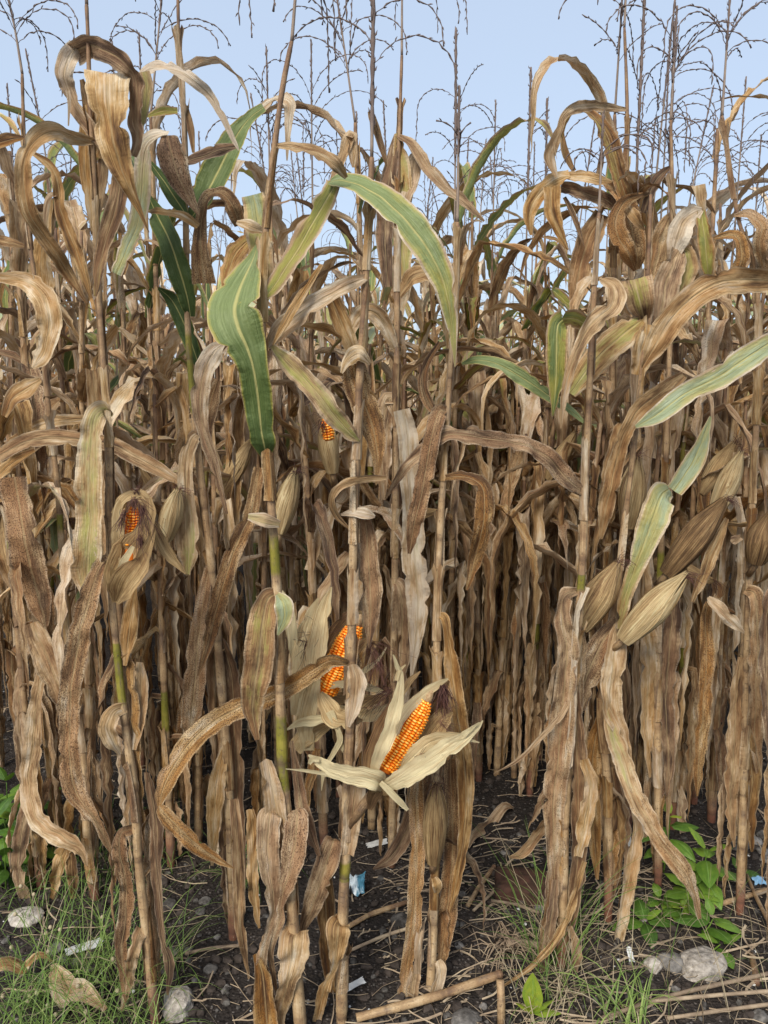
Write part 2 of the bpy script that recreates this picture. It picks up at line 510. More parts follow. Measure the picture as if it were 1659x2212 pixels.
def make_ground():
    xs = np.concatenate([[-700, -200, -60, -25, -12, -6, -4], np.linspace(-2.6, 2.6, 131), [4, 6, 12, 25, 60, 200, 700]])
    ys = np.concatenate([[-300, -60, -12, -4, -1], np.linspace(0.6, 4.6, 101), [5, 5.5, 6, 7, 8, 10, 12, 14, 18, 25, 40, 80, 200, 500, 1500]])
    V = []
    for y in ys:
        for x in xs:
            z = ground_z(x, y)
            if -2.6 <= x <= 2.6 and .6 <= y <= 4.6:
                z += mnoise.noise((x * 17, y * 17, 8)) * .006 + mnoise.noise((x * 40, y * 40, 4)) * .004
            V.append((x, y, z))
    m = bpy.data.meshes.new('soil_ground')
    m.from_pydata(V, [], grid_faces(len(ys), len(xs)))
    m.polygons.foreach_set('use_smooth', [True] * len(m.polygons))
    m.materials.append(M_SOIL)
    return tag(link('ground', m), kind='structure')


make_ground()

# ------------------------------------------------------------------ generic maize plant
# tone = (green, brightness, rust / red, seed or node)


def stalk_geo(g, P, R, greens=(), red_to=0.0, bright=.5, step=.165, sides=8, rnd=None):
    """stalk with nodes and clasping sheaths along a world or local polyline that runs upwards"""
    r = rnd or rng
    P = np.asarray(P, float)
    S = np.concatenate([[0], np.cumsum(np.linalg.norm(np.diff(P, axis=0), axis=1))])
    tot = S[-1]
    nodes, s = [], .07
    while s < tot:
        nodes.append(s); s += step * r.uniform(.85, 1.2)
    ks = [0.0]
    info = {0.0: (0, 1.0)}
    for i, a in enumerate(nodes):
        nx = nodes[i + 1] if i + 1 < len(nodes) else tot
        top = a + (nx - a) * r.uniform(.72, .97)
        for q, nd, ml in ((a - .008, .0, 1.0), (a - .001, .8, 1.03), (a + .004, .3, 1.07), (a + .016, .0, 1.14), ((a + top) / 2, 0, 1.13), (top - .005, .0, 1.08), (top, .3, 1.10), (top + .003, .1, .99)):
            if 0 < q < tot and q > ks[-1] + .0005:
                ks.append(q); info[q] = (nd, ml)
    ks.append(tot); info[tot] = (0, .9)
    pts = np.array([[np.interp(q, S, P[:, c]) for c in range(3)] for q in ks])
    rad = np.interp(ks, S, np.broadcast_to(R, (len(P),)) if np.ndim(R) == 0 else R) * np.array([info[q][1] for q in ks])
    tone = []
    for q in ks:
        gr = max([1.0 if a <= q <= b else 0.0 for a, b in greens] + [0])
        nd, ml = info[q]
        h_ = q / tot
        tone.append((gr, bright + (.10 if ml > 1.1 else -.05) - .26 * h_ ** 2, max(.22 * h_ ** 3, min(1, 1.7 * (1 - q / red_to)) if red_to else 0), nd))
    tube(g, pts, rad, np.array(tone), sides)
    return pts, rad


def sheaths(P, R, r, step=.17, prob=.88, top=.92, avoid=()):
    """dry leaf sheaths wrapped round the stalk, torn and flared at the upper lip"""
    P = np.asarray(P, float); S = np.concatenate([[0], np.cumsum(np.linalg.norm(np.diff(P, axis=0), axis=1))])
    out = []; s = .12 + r.uniform(0, .05)
    while s < S[-1] * top:
        L = step * r.uniform(.6, 1.05)
        if r.random() < prob and not any(s < b + .02 and s + L > a - .02 for a, b in avoid):
            g = Geo(); n, m = 8, 8
            V = np.empty((n, m + 1, 3)); Lv = np.empty((n, m + 1, 3))
            ph = r.uniform(0, 6.28); half = r.uniform(1.7, 2.7); sd = r.random(); tear = [r.uniform(-.012, .014) for _ in range(m + 1)]
            fl = r.uniform(.1, .9)
            for i in range(n):
                t = i / (n - 1)
                for j in range(m + 1):
                    u = 2 * j / m - 1; q = ph + u * half * (1 - .25 * t)
                    a = s + L * t + (tear[j] if i == n - 1 else tear[j] * .4 if i == n - 2 else 0)
                    c = np.array([np.interp(a, S, P[:, k]) for k in range(3)]); rad = np.interp(a, S, R) * (1.2 + .12 * math.sin(u * 7 + sd * 9)) + .0012
                    rad += (.010 * fl * max(0, (t - .8) / .2) ** 1.5 + .003 * abs(u) ** 4 * r.random()) * (R[0] / .012)
                    V[i, j] = c + rad * np.array((math.cos(q), math.sin(q), 0)); Lv[i, j] = (u, L * t, t)
            tn = np.zeros(((n) * (m + 1), 4)); tn[:, 1] = r.uniform(.3, .68); tn[:, 2] = r.uniform(.1, .7); tn[:, 3] = sd
            g.add(V, grid_faces(n, m + 1), tn, Lv); out.append(g)
        s += step * r.uniform(.85, 1.2)
    return out


def leaf_path(r, p0, az, e0, length, droop, n, kink=None, jit=.5):
    p = np.array(p0, float); th = e0; pts = [p.copy()]
    ds = length / n
    azd = r.uniform(-jit, jit)
    for i in range(n):
        s = (i + 1) / n
        if kink and kink[0] <= s < kink[0] + 1.0 / n:
            th -= kink[1]
        th -= droop * ds * (0.5 + 1.6 * s)
        th = max(th, -1.53)
        a = az + azd * s
        p = p + ds * np.array((math.cos(th) * math.cos(a), math.cos(th) * math.sin(a), math.sin(th)))
        if p[2] < .02: p[2] = .02 + .01 * r.random()
        pts.append(p.copy())
    return np.array(pts)


def blade_w(n, W, base=.55):
    t = np.linspace(0, 1, n)
    return W * np.minimum(1, base + (1 - base) * t / .22) * np.clip(1 - t ** 2.0, 0.02, 1) ** 1.1


def gen_leaf(r, p0, az, frac, lod, green, lift=0.0):
    g = Geo()
    n = (9, 16, 28)[lod]; m = (2, 4, 7)[lod]
    gr = 0.0
    if frac < .42:
        L, W = r.uniform(.42, .68), r.uniform(.042, .062)
        e0, kink, droop = r.uniform(.2, .9), (r.uniform(.04, .14), r.uniform(1.4, 2.4)), r.uniform(1.5, 4)
        fold, tw, ruf = r.uniform(.35, 1.15), r.uniform(-2.6, 2.6), r.uniform(.0015, .006)
        br, rust = r.uniform(.22, .68), r.uniform(0, 1)
    elif frac < .74:
        L, W = r.uniform(.55, .82), r.uniform(.055, .085)
        if r.random() < .55:
            e0, kink, droop = r.uniform(.5, 1.1), (r.uniform(.1, .5), r.uniform(1.2, 2.2)), r.uniform(1, 3)
        else:
            e0, kink, droop = r.uniform(.8, 1.25), None, r.uniform(2.4, 4.6)
        fold, tw, ruf = r.uniform(.15, .8), r.uniform(-1.8, 1.8), r.uniform(.004, .010)
        br, rust = r.uniform(.25, .78), r.uniform(0, .9)
        if r.random() < green: gr = r.uniform(.3, .85)
    else:
        L, W = r.uniform(.40, .74), r.uniform(.05, .082)
        if r.random() < .4:
            e0, kink, droop = r.uniform(.8, 1.35), (r.uniform(.2, .6), r.uniform(1.2, 2.3)), r.uniform(.6, 2)
        else:
            e0, kink, droop = r.uniform(.85, 1.4), None, r.uniform(2.0, 5.0)
        fold, tw, ruf = r.uniform(.1, .7), r.uniform(-1.5, 1.5), r.uniform(.003, .008)
        br, rust = r.uniform(.18, .78), r.uniform(0, .8)  # upper leaves darkened in their colour, as if backlit by the sky
        if r.random() < green * 1.3: gr = r.uniform(.35, 1.0)
    W *= (.86, 1.12, .9)[lod]
    if frac < .42: L = min(L, p0[2] * .85 + .08)
    P = leaf_path(r, p0, az, e0, L, droop, n, kink)
    P[2:] += np.random.RandomState(r.randrange(9999)).uniform(-.0022, .0022, (n - 1, 3))
    tt = np.linspace(0, 1, n + 1)[:, None]
    A0 = np.array((-math.sin(az), math.cos(az), 0.0)); A1 = np.array((math.cos(az), math.sin(az), .3))
    ang = tw * tt ** 1.2
    A = A0 * np.cos(ang) + A1 * np.sin(ang)
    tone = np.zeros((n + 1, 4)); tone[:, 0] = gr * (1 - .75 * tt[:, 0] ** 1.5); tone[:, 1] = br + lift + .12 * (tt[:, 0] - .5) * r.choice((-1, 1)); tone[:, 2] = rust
    strip(g, P, A, blade_w(n + 1, W), tone, fold, ruf, r.random(), m, r.uniform(.05, .12), .10 if frac > .42 else .13, .001 if gr > .5 else .0035)
    return g


def gen_tassel(r, p0, h, nb, blen, droop, lod, lean=(0, 0), thick=1.0, spike0=.5):
    """returns rachis Geo and a list of branch Geos"""
    base = Geo()
    top = np.array(p0) + np.array((lean[0], lean[1], h))
    P = crom([p0, (np.array(p0) * .5 + top * .5) + np.array((lean[0] * -.12, 0, 0)), top], 5 if lod < 2 else 12)
    n = len(P)
    rr = np.linspace(.0035, .0014, n)
    spike = np.linspace(0, 1, n) > spike0
    rr = np.where(spike, .0022 + .0013 * (np.arange(n) % 2), rr)
    if thick > 1 and lod == 2:
        rr = np.where(spike, rr * thick, rr)
    tn = np.zeros((n, 4)); tn[:, 1] = np.where(spike, .42, .75); tn[:, 3] = r.random()
    tube(base, P, rr, tn, 4 if lod < 2 else 5)
    if lod == 2:
        for f in np.arange(spike0, 1, .012 / h):
            q = np.array([np.interp(f, np.linspace(0, 1, n), P[:, c]) for c in range(3)]); a = r.uniform(0, 6.28)
            o_ = np.array((math.cos(a), math.sin(a), 0)); w_ = .0042 * thick
            tube(base, [q, q + o_ * w_ + (0, 0, .005), q + o_ * w_ * 1.4 + (0, 0, .012)], [.001, .0015 * thick, .0003], (0, .4, 0, r.random()), 3, cap=False)
    brs = []
    for k in range(nb):
        g = Geo()
        f = r.uniform(.28, .68)
        a = 2 * math.pi * (k / nb) * 2.4 + r.uniform(-.4, .4)
        q = np.array([np.interp(f, np.linspace(0, 1, n), P[:, c]) for c in range(3)])
        L = blen * r.uniform(.4, 1.35) * (1.15 - .4 * f)
        nn = (6, 12, int(L / .011))[lod]
        B = leaf_path(r, q, a, r.uniform(.7, 1.25), L, droop * r.uniform(.45, 1.45), nn, jit=.3)
        rb = (.0011, .0012, .0009)[lod] + (.0, .0008, .0012)[lod] * (np.arange(nn + 1) % 2)
        rb = np.where(np.arange(nn + 1) < nn * .15, .0009, rb)
        if lod == 2:
            off = np.random.RandomState(r.randrange(9999)).uniform(-.0016, .0016, (nn + 1, 3)); B = B + off
        tube(g, B, rb, (0, .4, 0, r.random()), 3 if lod < 2 else 4)
        if lod == 2:
            for i in range(2, nn, 2):        # spikelets standing off the branch
                d = unit(B[i] - B[i - 1]); sd_ = unit(np.cross(d, (r.uniform(-1, 1), r.uniform(-1, 1), r.uniform(-1, 1))))
                tip = B[i] + d * .009 + sd_ * .0045
                tube(g, [B[i], (B[i] + tip) / 2 + sd_ * .0006, tip], [.0008, .0016, .0003], (0, .38, 0, r.random()), 3, cap=False)
        brs.append(g)
    return base, brs


def ear_geo(P0, P1, R, r, tone=(0, .5, .4, 0), n_h=6, n=12, m=6, spread=1.25, tipextra=.02, skip=None, blunt=.0):
    """closed ear: overlapping husk leaves wrapped round the axis P0 -> P1; returns one Geo per husk leaf"""
    P0, P1 = np.array(P0, float), np.array(P1, float)
    T = unit(P1 - P0); Ln = np.linalg.norm(P1 - P0)
    a = unit(np.cross(T, (0.05, 1, 0.1))); b = np.cross(T, a)
    out = []
    for k in range(n_h):
        if skip and k in skip: continue
        g = Geo()
        ph = k * 2.4 + r.uniform(-.2, .2)
        end = r.uniform(.92, 1.0) + (tipextra if k % 2 else 0)
        V = np.empty((n, m + 1, 3)); Lv = np.empty((n, m + 1, 3)); tn = np.zeros((n, m + 1, 4))
        tw = r.uniform(-.5, .5)
        for i in range(n):
            t = i / (n - 1) * end
            rad = R * (math.sin(math.pi * min(1, .16 + t * .62)) ** .9) * (1 - max(0, (t - .45) / .62) ** 1.8) if t < 1.05 else .002
            rad = max(rad, .0025) * (1 + .02 * (k % 3)) + .0012 * (n_h - k) / n_h + blunt * 0
            sp = spread * (1 - .55 * max(0, t - .5))
            for j in range(m + 1):
                s = 2 * j / m - 1
                q = ph + tw * t + s * sp
                rr = rad * (1 + .035 * math.sin(q * 9 + k)) + (.0025 * abs(s) ** 3 if k > 1 else 0)
                V[i, j] = P0 + T * (t * Ln + .006 * math.sin(7 * s + k) * t) + rr * (math.cos(q) * a + math.sin(q) * b)
                Lv[i, j] = (s, t * Ln, t)
        tn[:] = tone; tn[..., 1] += r.uniform(-.12, .12); tn[..., 3] = r.random()
        g.add(V, grid_faces(n, m + 1), tn.reshape(-1, 4), Lv)
        out.append(g)
    return out


def silk_geo(r, p, d, n=14, L=.06, spread=.6, rad=.0007, grav=1.0, seg=5):
    g = Geo()
    for _ in range(n):
        v = unit(np.array(d) + np.array([r.uniform(-spread, spread) for _ in range(3)]))
        q = np.array(p, float) + np.array([r.uniform(-.006, .006) for _ in range(3)]); pts = [q]
        LL = L * r.uniform(.5, 1.2)
        for i in range(seg):
            v = unit(v + np.array([r.uniform(-.35, .35), r.uniform(-.35, .35), r.uniform(-.3, .2) - .22 * grav])); q = q + v * LL / seg; pts.append(q)
        tube(g, pts, np.linspace(rad, rad * .6, seg + 1), (0, .4, 0, 0), 3, cap=False)
    return g


def gen_plant(seed, lod, green, low=False, lift=0.0):
    """list of (part name, mesh, [sub parts]) in plant coordinates"""
    r = random.Random(seed)
    Ht = r.uniform(1.25, 1.6) if low else r.uniform(1.80, 2.10)                        # top of the leafy stalk
    lean = (r.uniform(-.10, .10), r.uniform(-.10, .10))
    P = crom([(0, 0, -.04), (lean[0] * .25, lean[1] * .25, Ht * .35), (lean[0] * .6, lean[1] * .6, Ht * .7), (lean[0], lean[1], Ht)], 5)
    R = np.linspace(r.uniform(.0115, .0135), .0048, len(P))
    g = Geo()
    gs = []
    if r.random() < .5:
        a = r.uniform(.3, 1.4); gs = [(a, a + r.uniform(.06, .16))]
    stalk_geo(g, P, R, gs, red_to=r.choice((0, .15, .22)), bright=r.uniform(.34, .6), sides=(4, 6, 8)[lod], rnd=r)
    parts = [('stalk', g, M_STALK, [])]
    if lod == 2:
        for sg in sheaths(P, R, r): parts.append(('leaf_sheath', sg, M_LEAF, []))
    az = r.uniform(0, 6.28)
    zs = []
    z = r.uniform(.12, .22)
    while z < Ht - .02:
        zs.append(z); z += r.uniform(.085, .125) if z < .95 else r.uniform(.115, .165)
    for i, z in enumerate(zs):
        a = az + math.pi * (i % 2) + r.uniform(-.7, .7)
        p = [np.interp(z, P[:, 2], P[:, c]) for c in range(3)]
        parts.append(('leaf', gen_leaf(r, p, a, min(z / Ht, .7) * .75 if low else z / Ht, lod, green, lift), M_LEAF, []))
    if r.random() < .65:
        z = r.uniform(.75, 1.15); a = r.uniform(0, 6.28); e = r.uniform(-.9, 1.15)
        p = np.array([np.interp(z, P[:, 2], P[:, c]) for c in range(3)]) + np.array((math.cos(a), math.sin(a), 0)) * .018
        d = np.array((math.cos(a) * math.cos(e), math.sin(a) * math.cos(e), math.sin(e)))
        Ln = r.uniform(.17, .22)
        eg = Geo()
        for q in ear_geo(p, p + d * Ln, r.uniform(.021, .026), r, (0, r.uniform(.3, .5), .5, 0), 4, 9, 4, 1.4): eg.merge(q)
        sub = []
        if lod == 2: sub = [('silk', silk_geo(r, p + d * Ln * .97, d, 10, .045), M_SILK)]
        parts.append(('ear', eg, M_HUSK, sub))
    base, brs = gen_tassel(r, P[-1], r.uniform(.42, .62), r.randint(7, 12), r.uniform(.20, .30), r.uniform(6, 12), min(lod, 2), (r.uniform(-.08, .08), r.uniform(-.08, .08)))
    if seed % 2 or low: pass
    elif lod == 2:
        parts.append(('tassel', base, M_TASSEL, [('tassel_branch', b, M_TASSEL) for b in brs]))
    else:
        for b in brs: base.merge(b)
        parts.append(('tassel', base, M_TASSEL, []))
    return [(nm, ge.mesh(nm, mt), [(n2, g2.mesh(n2, m2)) for n2, g2, m2 in sub]) for nm, ge, mt, sub in parts]


def place_plant(proto, loc, rz, s, label, group):
    t = thing('maize_plant', label, 'maize plant', loc, group, rz)
    t.scale = (s, s, s)
    for nm, me, sub in proto:
        o = link(nm, me, t)
        for n2, m2 in sub: link(n2, m2, o)
    return t


PROTO_NEAR = [gen_plant(100 + i, 2, .06 if i % 3 else .45) for i in range(9)]
PROTO_LOW = [gen_plant(500 + i, 2, .03, True) for i in range(7)]
PROTO_FAR = [gen_plant(300 + i, 1, .08 if i % 3 else .75, lift=.16) for i in range(12)]  # lift: paler leaf colour, making up for light that hardly reaches the back rows

placed = []


def field():
    r = random.Random(21)
    cells = []
    y = 2.45
    row = 0
    while y < 13.5:
        half = y * .53 + .35
        x = -half + r.uniform(0, .2)
        dx = .22 if y < 3.6 else .27 if y < 5 else .38
        while x < half:
            cells.append((x + r.uniform(-.07, .07), y + r.uniform(-.13, .13), row))
            x += dx * r.uniform(.8, 1.3)
        y += .40 if y < 4.5 else .72
        row += 1
    n = 0
    for x, y, row in cells:
        px = 829.5 + x / (y * CP) * F
        if y < 2.75 and 985 < px < 1190: continue       # the bare strip of soil
        if y < 2.35 and 370 < px < 520: continue
        if n >= FIELD_N: break
        near = y < 4.2
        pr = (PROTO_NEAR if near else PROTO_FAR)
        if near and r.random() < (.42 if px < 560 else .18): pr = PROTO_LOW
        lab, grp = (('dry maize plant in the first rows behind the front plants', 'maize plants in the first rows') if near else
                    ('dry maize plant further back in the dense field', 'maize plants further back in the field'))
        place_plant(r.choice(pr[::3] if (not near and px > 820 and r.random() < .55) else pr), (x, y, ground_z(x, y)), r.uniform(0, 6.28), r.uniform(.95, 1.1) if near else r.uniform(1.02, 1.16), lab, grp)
        placed.append((x, y)); n += 1
    return n


def far_field():
    """the rest of the field: one mass of simple plants"""
    r = random.Random(5)
    lib = []
    for i in range(7):
        g = Geo(); gt = Geo()
        Ht = r.uniform(1.9, 2.1)
        tube(g, [(0, 0, .6), (0, 0, Ht)], [.010, .005], (0, .5, 0, .3), 3)
        for k in range(9):
            z = .8 + k * .14
            q = gen_leaf(r, (0, 0, z), r.uniform(0, 6.28), z / Ht, 0, .12, .2)  # same brightening of the leaf colour in place of missing light
            g.merge(q)
        b, br = gen_tassel(r, (0, 0, Ht), .5, 6, .24, 10, 0)
        for x in br: b.merge(x)
        lib.append((g, b))
    A, B = Geo(), Geo()
    y = 12.4
    cells = []
    while y < 30:
        half = y * .53 + .5
        x = -half
        st = .42 + (y - 10) * .022
        while x < half:
            cells.append((x + r.uniform(-.1, .1), y + r.uniform(-.25, .25))); x += st * r.uniform(.8, 1.25)
        y += .75 + (y - 10) * .02
    for x, y in cells:
        g, b = r.choice(lib)
        a = r.uniform(0, 6.28); s = r.uniform(.93, 1.08)
        Rm = s * np.array(((math.cos(a), -math.sin(a), 0), (math.sin(a), math.cos(a), 0), (0, 0, 1)))
        A.merge(g, (Rm, np.array((x, y, 0)))); B.merge(b, (Rm, np.array((x, y, 0))))
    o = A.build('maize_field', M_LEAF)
    tag(o, 'mass of dry maize in the far part of the field', 'maize field', kind='stuff')
    o2 = B.build('tassels', M_TASSEL, o)
    tag(o2, kind='stuff')
    return len(cells)


FIELD_N = 246
LOW = ((20, 2.05), (75, 2.15), (150, 2.2), (255, 2.1), (330, 2.15), (395, 2.25), (455, 2.2), (545, 2.3), (690, 2.25), (800, 2.35), (905, 2.4), (1010, 2.7), (1095, 2.75), (1165, 2.55),
       (1012, 2.72), (1048, 2.66), (1088, 2.7), (1128, 2.68), (1160, 2.75), (1040, 2.85), (1100, 2.9), (1030, 3.05), (1065, 3.15), (1120, 3.0), (1185, 2.85), (975, 2.9), (930, 2.75), (862, 2.65), (745, 2.6), (640, 2.5), (590, 2.6), (1340, 2.3), (1395, 2.35), (1450, 2.45), (1500, 2.35), (1545, 2.5), (1590, 2.4), (1650, 2.3), (1250, 2.3))
for i, (px, Y) in enumerate(LOW):
    x = (px - 829.5) / F * Y * 1.01
    place_plant(PROTO_LOW[i % 7], (x, Y, ground_z(x, Y)), rng.uniform(0, 6.28), rng.uniform(.95, 1.08), 'short maize plant without a tassel, hung with dry leaves behind the front row', 'short maize plants behind the front row')
N_FIELD = field()
N_FAR = far_field()
# ------------------------------------------------------------------ front plants, traced one by one
TONES = {                     # green, brightness, rust
    'tan': (0, .55, .35), 'pale': (.12, .86, .12), 'brown': (0, .22, .35), 'rust': (0, .28, 1.0), 'dark': (0, .10, .3),
    'amber': (.12, .38, .7), 'cream': (0, .95, .1), 'grey': (0, .62, .1), 'olive': (.27, .32, .5), 'sage': (.62, .86, .1),
    'mix': (.36, .62, .25), 'green': (1.0, .22, .0), 'bright': (.56, .36, .0), 'lgreen': (.85, .68, .05), 'yel': (.44, .4, .35), 'spot': (.05, .5, 1.0),
}
FRONT = {}


def px_strip(g, pts, tone, Y, fold=.22, ruf=.004, m=8, per=7, seed=None, wave=.06, ragged=.07):
    """pts: (x, y, width) or (x, y, width, dy metres, tilt degrees), picture positions taken to real places near the plane y = Y"""
    q = np.array([(tuple(p) + (0, 0))[:5] if len(p) < 5 else p for p in pts], float)
    c = crom(q, per)
    P = np.array([unp(a[0], a[1], Y + a[3]) for a in c])
    d2 = np.gradient(c[:, :2], axis=0)
    d2 /= (np.linalg.norm(d2, axis=1)[:, None] + 1e-9)
    ca = np.cos(np.radians(c[:, 4])); sa = np.sin(np.radians(c[:, 4]))
    A0 = RIGHT[None] * d2[:, 1:2] + UP[None] * d2[:, 0:1]
    A = A0 * ca[:, None] + FWD[None] * sa[:, None]
    W = np.maximum(c[:, 2], 1.2) / F * (Y + c[:, 3]) / np.maximum(np.abs(ca), .35) / math.cos(fold * .8)
    t0, t1 = (tone if isinstance(tone, tuple) else (tone, tone))
    a, b = np.array(TONES[t0] + (0,), float), np.array(TONES[t1] + (0,), float)
    s = np.linspace(0, 1, len(c))[:, None]
    strip(g, P, A, W, a * (1 - s) + b * s, fold, ruf, rng.random() if seed is None else seed, m, wave, ragged if max(a[0], b[0]) < .5 else ragged * .5, .003 if max(a[0], b[0]) < .2 else .0012 if max(a[0], b[0]) < .5 else .0009)


def hero(label, Y, stalk, leaves, r0=.0115, r1=.0045, greens=(), red=.18, bright=.5, tassel=None, ground=True, sides=9, shag=5):
    pts = [unp(x, y, Y) for x, y in stalk]            # given from the ground upwards
    b = pts[0].copy()
    if b[2] > -.02 and ground:
        pass
    base = np.array((b[0], b[1], ground_z(b[0], b[1])))
    if pts[0][2] > base[2]:
        pts = [np.array((base[0] + (pts[0][0] - pts[1][0]) * .1, base[1], base[2] - .03))] + pts
    t = thing('maize_plant', label, 'maize plant', base.tolist(), 'maize plants in the front row')
    g = Geo()
    P = crom(np.array(pts), 4)
    S = np.concatenate([[0], np.cumsum(np.linalg.norm(np.diff(P, axis=0), axis=1))])
    gz = []
    for y0, y1 in greens:                             # picture heights of bare green internodes
        zz = [np.interp(q, [s_[1] for s_ in stalk][::-1], [unp(s_[0], s_[1], Y)[2] for s_ in stalk][::-1]) for q in (y0, y1)]
        gz.append(tuple(sorted(np.interp(zz, P[:, 2], S))))
    R = np.linspace(r0, r1, len(P))
    stalk_geo(g, P, R, gz, red_to=red, bright=bright, step=.17, sides=sides)
    g.build('stalk', M_STALK, t, base)
    for sg in sheaths(P, R, rng, avoid=gz): sg.build('leaf_sheath', M_LEAF, t, base)
    for i in range(shag):
        z = rng.uniform(.18, .95)
        q = np.array([np.interp(base[2] + z, P[:, 2], P[:, k]) for k in range(3)])
        gen_leaf(rng, q - (0, 0, 0), rng.uniform(.25, 2.9), min(.41, z / 2.2), 2, 0).build('leaf', M_LEAF, t, base)
    for lf in leaves:
        opt = lf[2] if len(lf) > 2 else {}
        g = Geo(); sd = rng.random()
        strips = lf[1] if isinstance(lf[1][0], list) else [lf[1]]
        tn = lf[0] if isinstance(lf[0], list) else [lf[0]] * len(strips)
        for s_, tt in zip(strips, tn):
            px_strip(g, s_, tt, Y + opt.get('dy', 0), opt.get('fold', .25), opt.get('ruf', .004), seed=sd, wave=opt.get('wave', .06), ragged=opt.get('rag', .07))
        o = g.build('leaf', M_LEAF, t, base)
        if opt.get('label'): o['label'] = opt['label']
    if tassel:
        top = P[-1]
        bs, brs = gen_tassel(rng, top, tassel.get('h', .35), tassel.get('n', 9), tassel.get('L', .24), tassel.get('droop', 10), 2, tassel.get('lean', (0, 0)), tassel.get('thick', 1.0), tassel.get('spike0', .5))
        o = bs.build('tassel', M_TASSEL, t, base)
        for q in brs: q.build('tassel_branch', M_TASSEL, o, base).location = (0, 0, 0)
    FRONT[label] = (t, base)
    return t, base


def sub_origin(o): return o


S0 = hero('leaning maize plant at far left whose tassel droops against the sky', 2.0,
     [(211, 1985), (206, 1941), (193, 1861), (187, 1767), (184, 1673), (170, 1560), (150, 1400), (140, 1280), (132, 1160), (125, 1050), (110, 930), (100, 830), (88, 690), (62, 500), (52, 300), (48, 160)], [
    ('tan', [(-8, 600, 20), (50, 606, 36), (88, 632, 50, -.03), (106, 680, 52, -.05, 15), (104, 730, 50, -.05), (90, 770, 40, -.05), (70, 795, 8, -.05)]),
    ('tan', [(-8, 988, 30), (50, 957, 33), (100, 945, 35), (170, 948, 34), (245, 962, 32), (290, 985, 35), (340, 1012, 32), (392, 1042, 14)], {'dy': -.15, 'ruf': .003}),
    ('tan', [(-6, 1030, 28), (30, 998, 26), (75, 972, 10)], {'dy': -.1}),
    ('grey', [(20, 950, 8), (100, 915, 26), (170, 905, 22), (240, 902, 9)], {'dy': .05}),
    ('spot', [(32, 1030, 62), (38, 1070, 64), (48, 1130, 67, -.02), (58, 1190, 70, -.02, 10), (75, 1260, 66), (92, 1320, 44), (98, 1354, 12)], {'dy': -.1, 'ruf': .005}),
    ('tan', [(70, 1345, 40), (85, 1380, 56), (110, 1440, 60, 0, 20), (135, 1510, 40), (138, 1565, 8)], {'dy': -.05}),
    ('tan', [(100, 1430, 16), (86, 1470, 26), (75, 1556, 36), (70, 1620, 40, 0, 20), (62, 1687, 42), (80, 1767, 46, -.03), (134, 1807, 44, -.05), (174, 1834, 26, -.05), (188, 1870, 5, -.05)], {'dy': -.05, 'ruf': .006}),
    ('brown', [(75, 1690, 20), (58, 1740, 30), (42, 1834, 34, 0, 30), (40, 1888, 28), (59, 1954, 26), (78, 2008, 5)], {'ruf': .007}),
    ('grey', [(150, 1820, 26), (134, 1850, 30), (122, 1890, 30, 0, 25), (112, 1945, 8)], {'ruf': .009, 'rag': .3}),
    ('brown', [(152, 1835, 18), (156, 1900, 22, 0, 30), (160, 1960, 14), (170, 2030, 5)], {'ruf': .009, 'rag': .3}),
    ('tan', [(110, 430, 10), (90, 553, 42), (92, 610, 44, 0, 20), (96, 660, 34), (99, 700, 8)], {'dy': .05}),
    ('brown', [(70, 330, 8), (108, 358, 20), (125, 400, 22, 0, 20), (130, 450, 24), (150, 505, 28), (172, 565, 26), (197, 645, 8)], {'dy': -.1}),
    ('brown', [(122, 420, 12), (108, 424, 12), (100, 440, 10), (97, 465, 7), (98, 492, 3)], {'dy': -.1}),
    ('brown', [(-6, 310, 26), (20, 303, 26), (40, 299, 16), (52, 298, 5)], {'dy': -.05}),
    ('dark', [(-6, 518, 20), (20, 524, 22), (52, 532, 10)]),
    ('tan', [(10, 900, 14), (30, 860, 40, 0, 15), (60, 838, 40), (88, 820, 14)], {'dy': -.1}),
     ], r0=.0125, r1=.0035, greens=[(1110, 1170)], tassel=dict(h=.22, n=10, L=.26, droop=11, lean=(-.03, 0)))

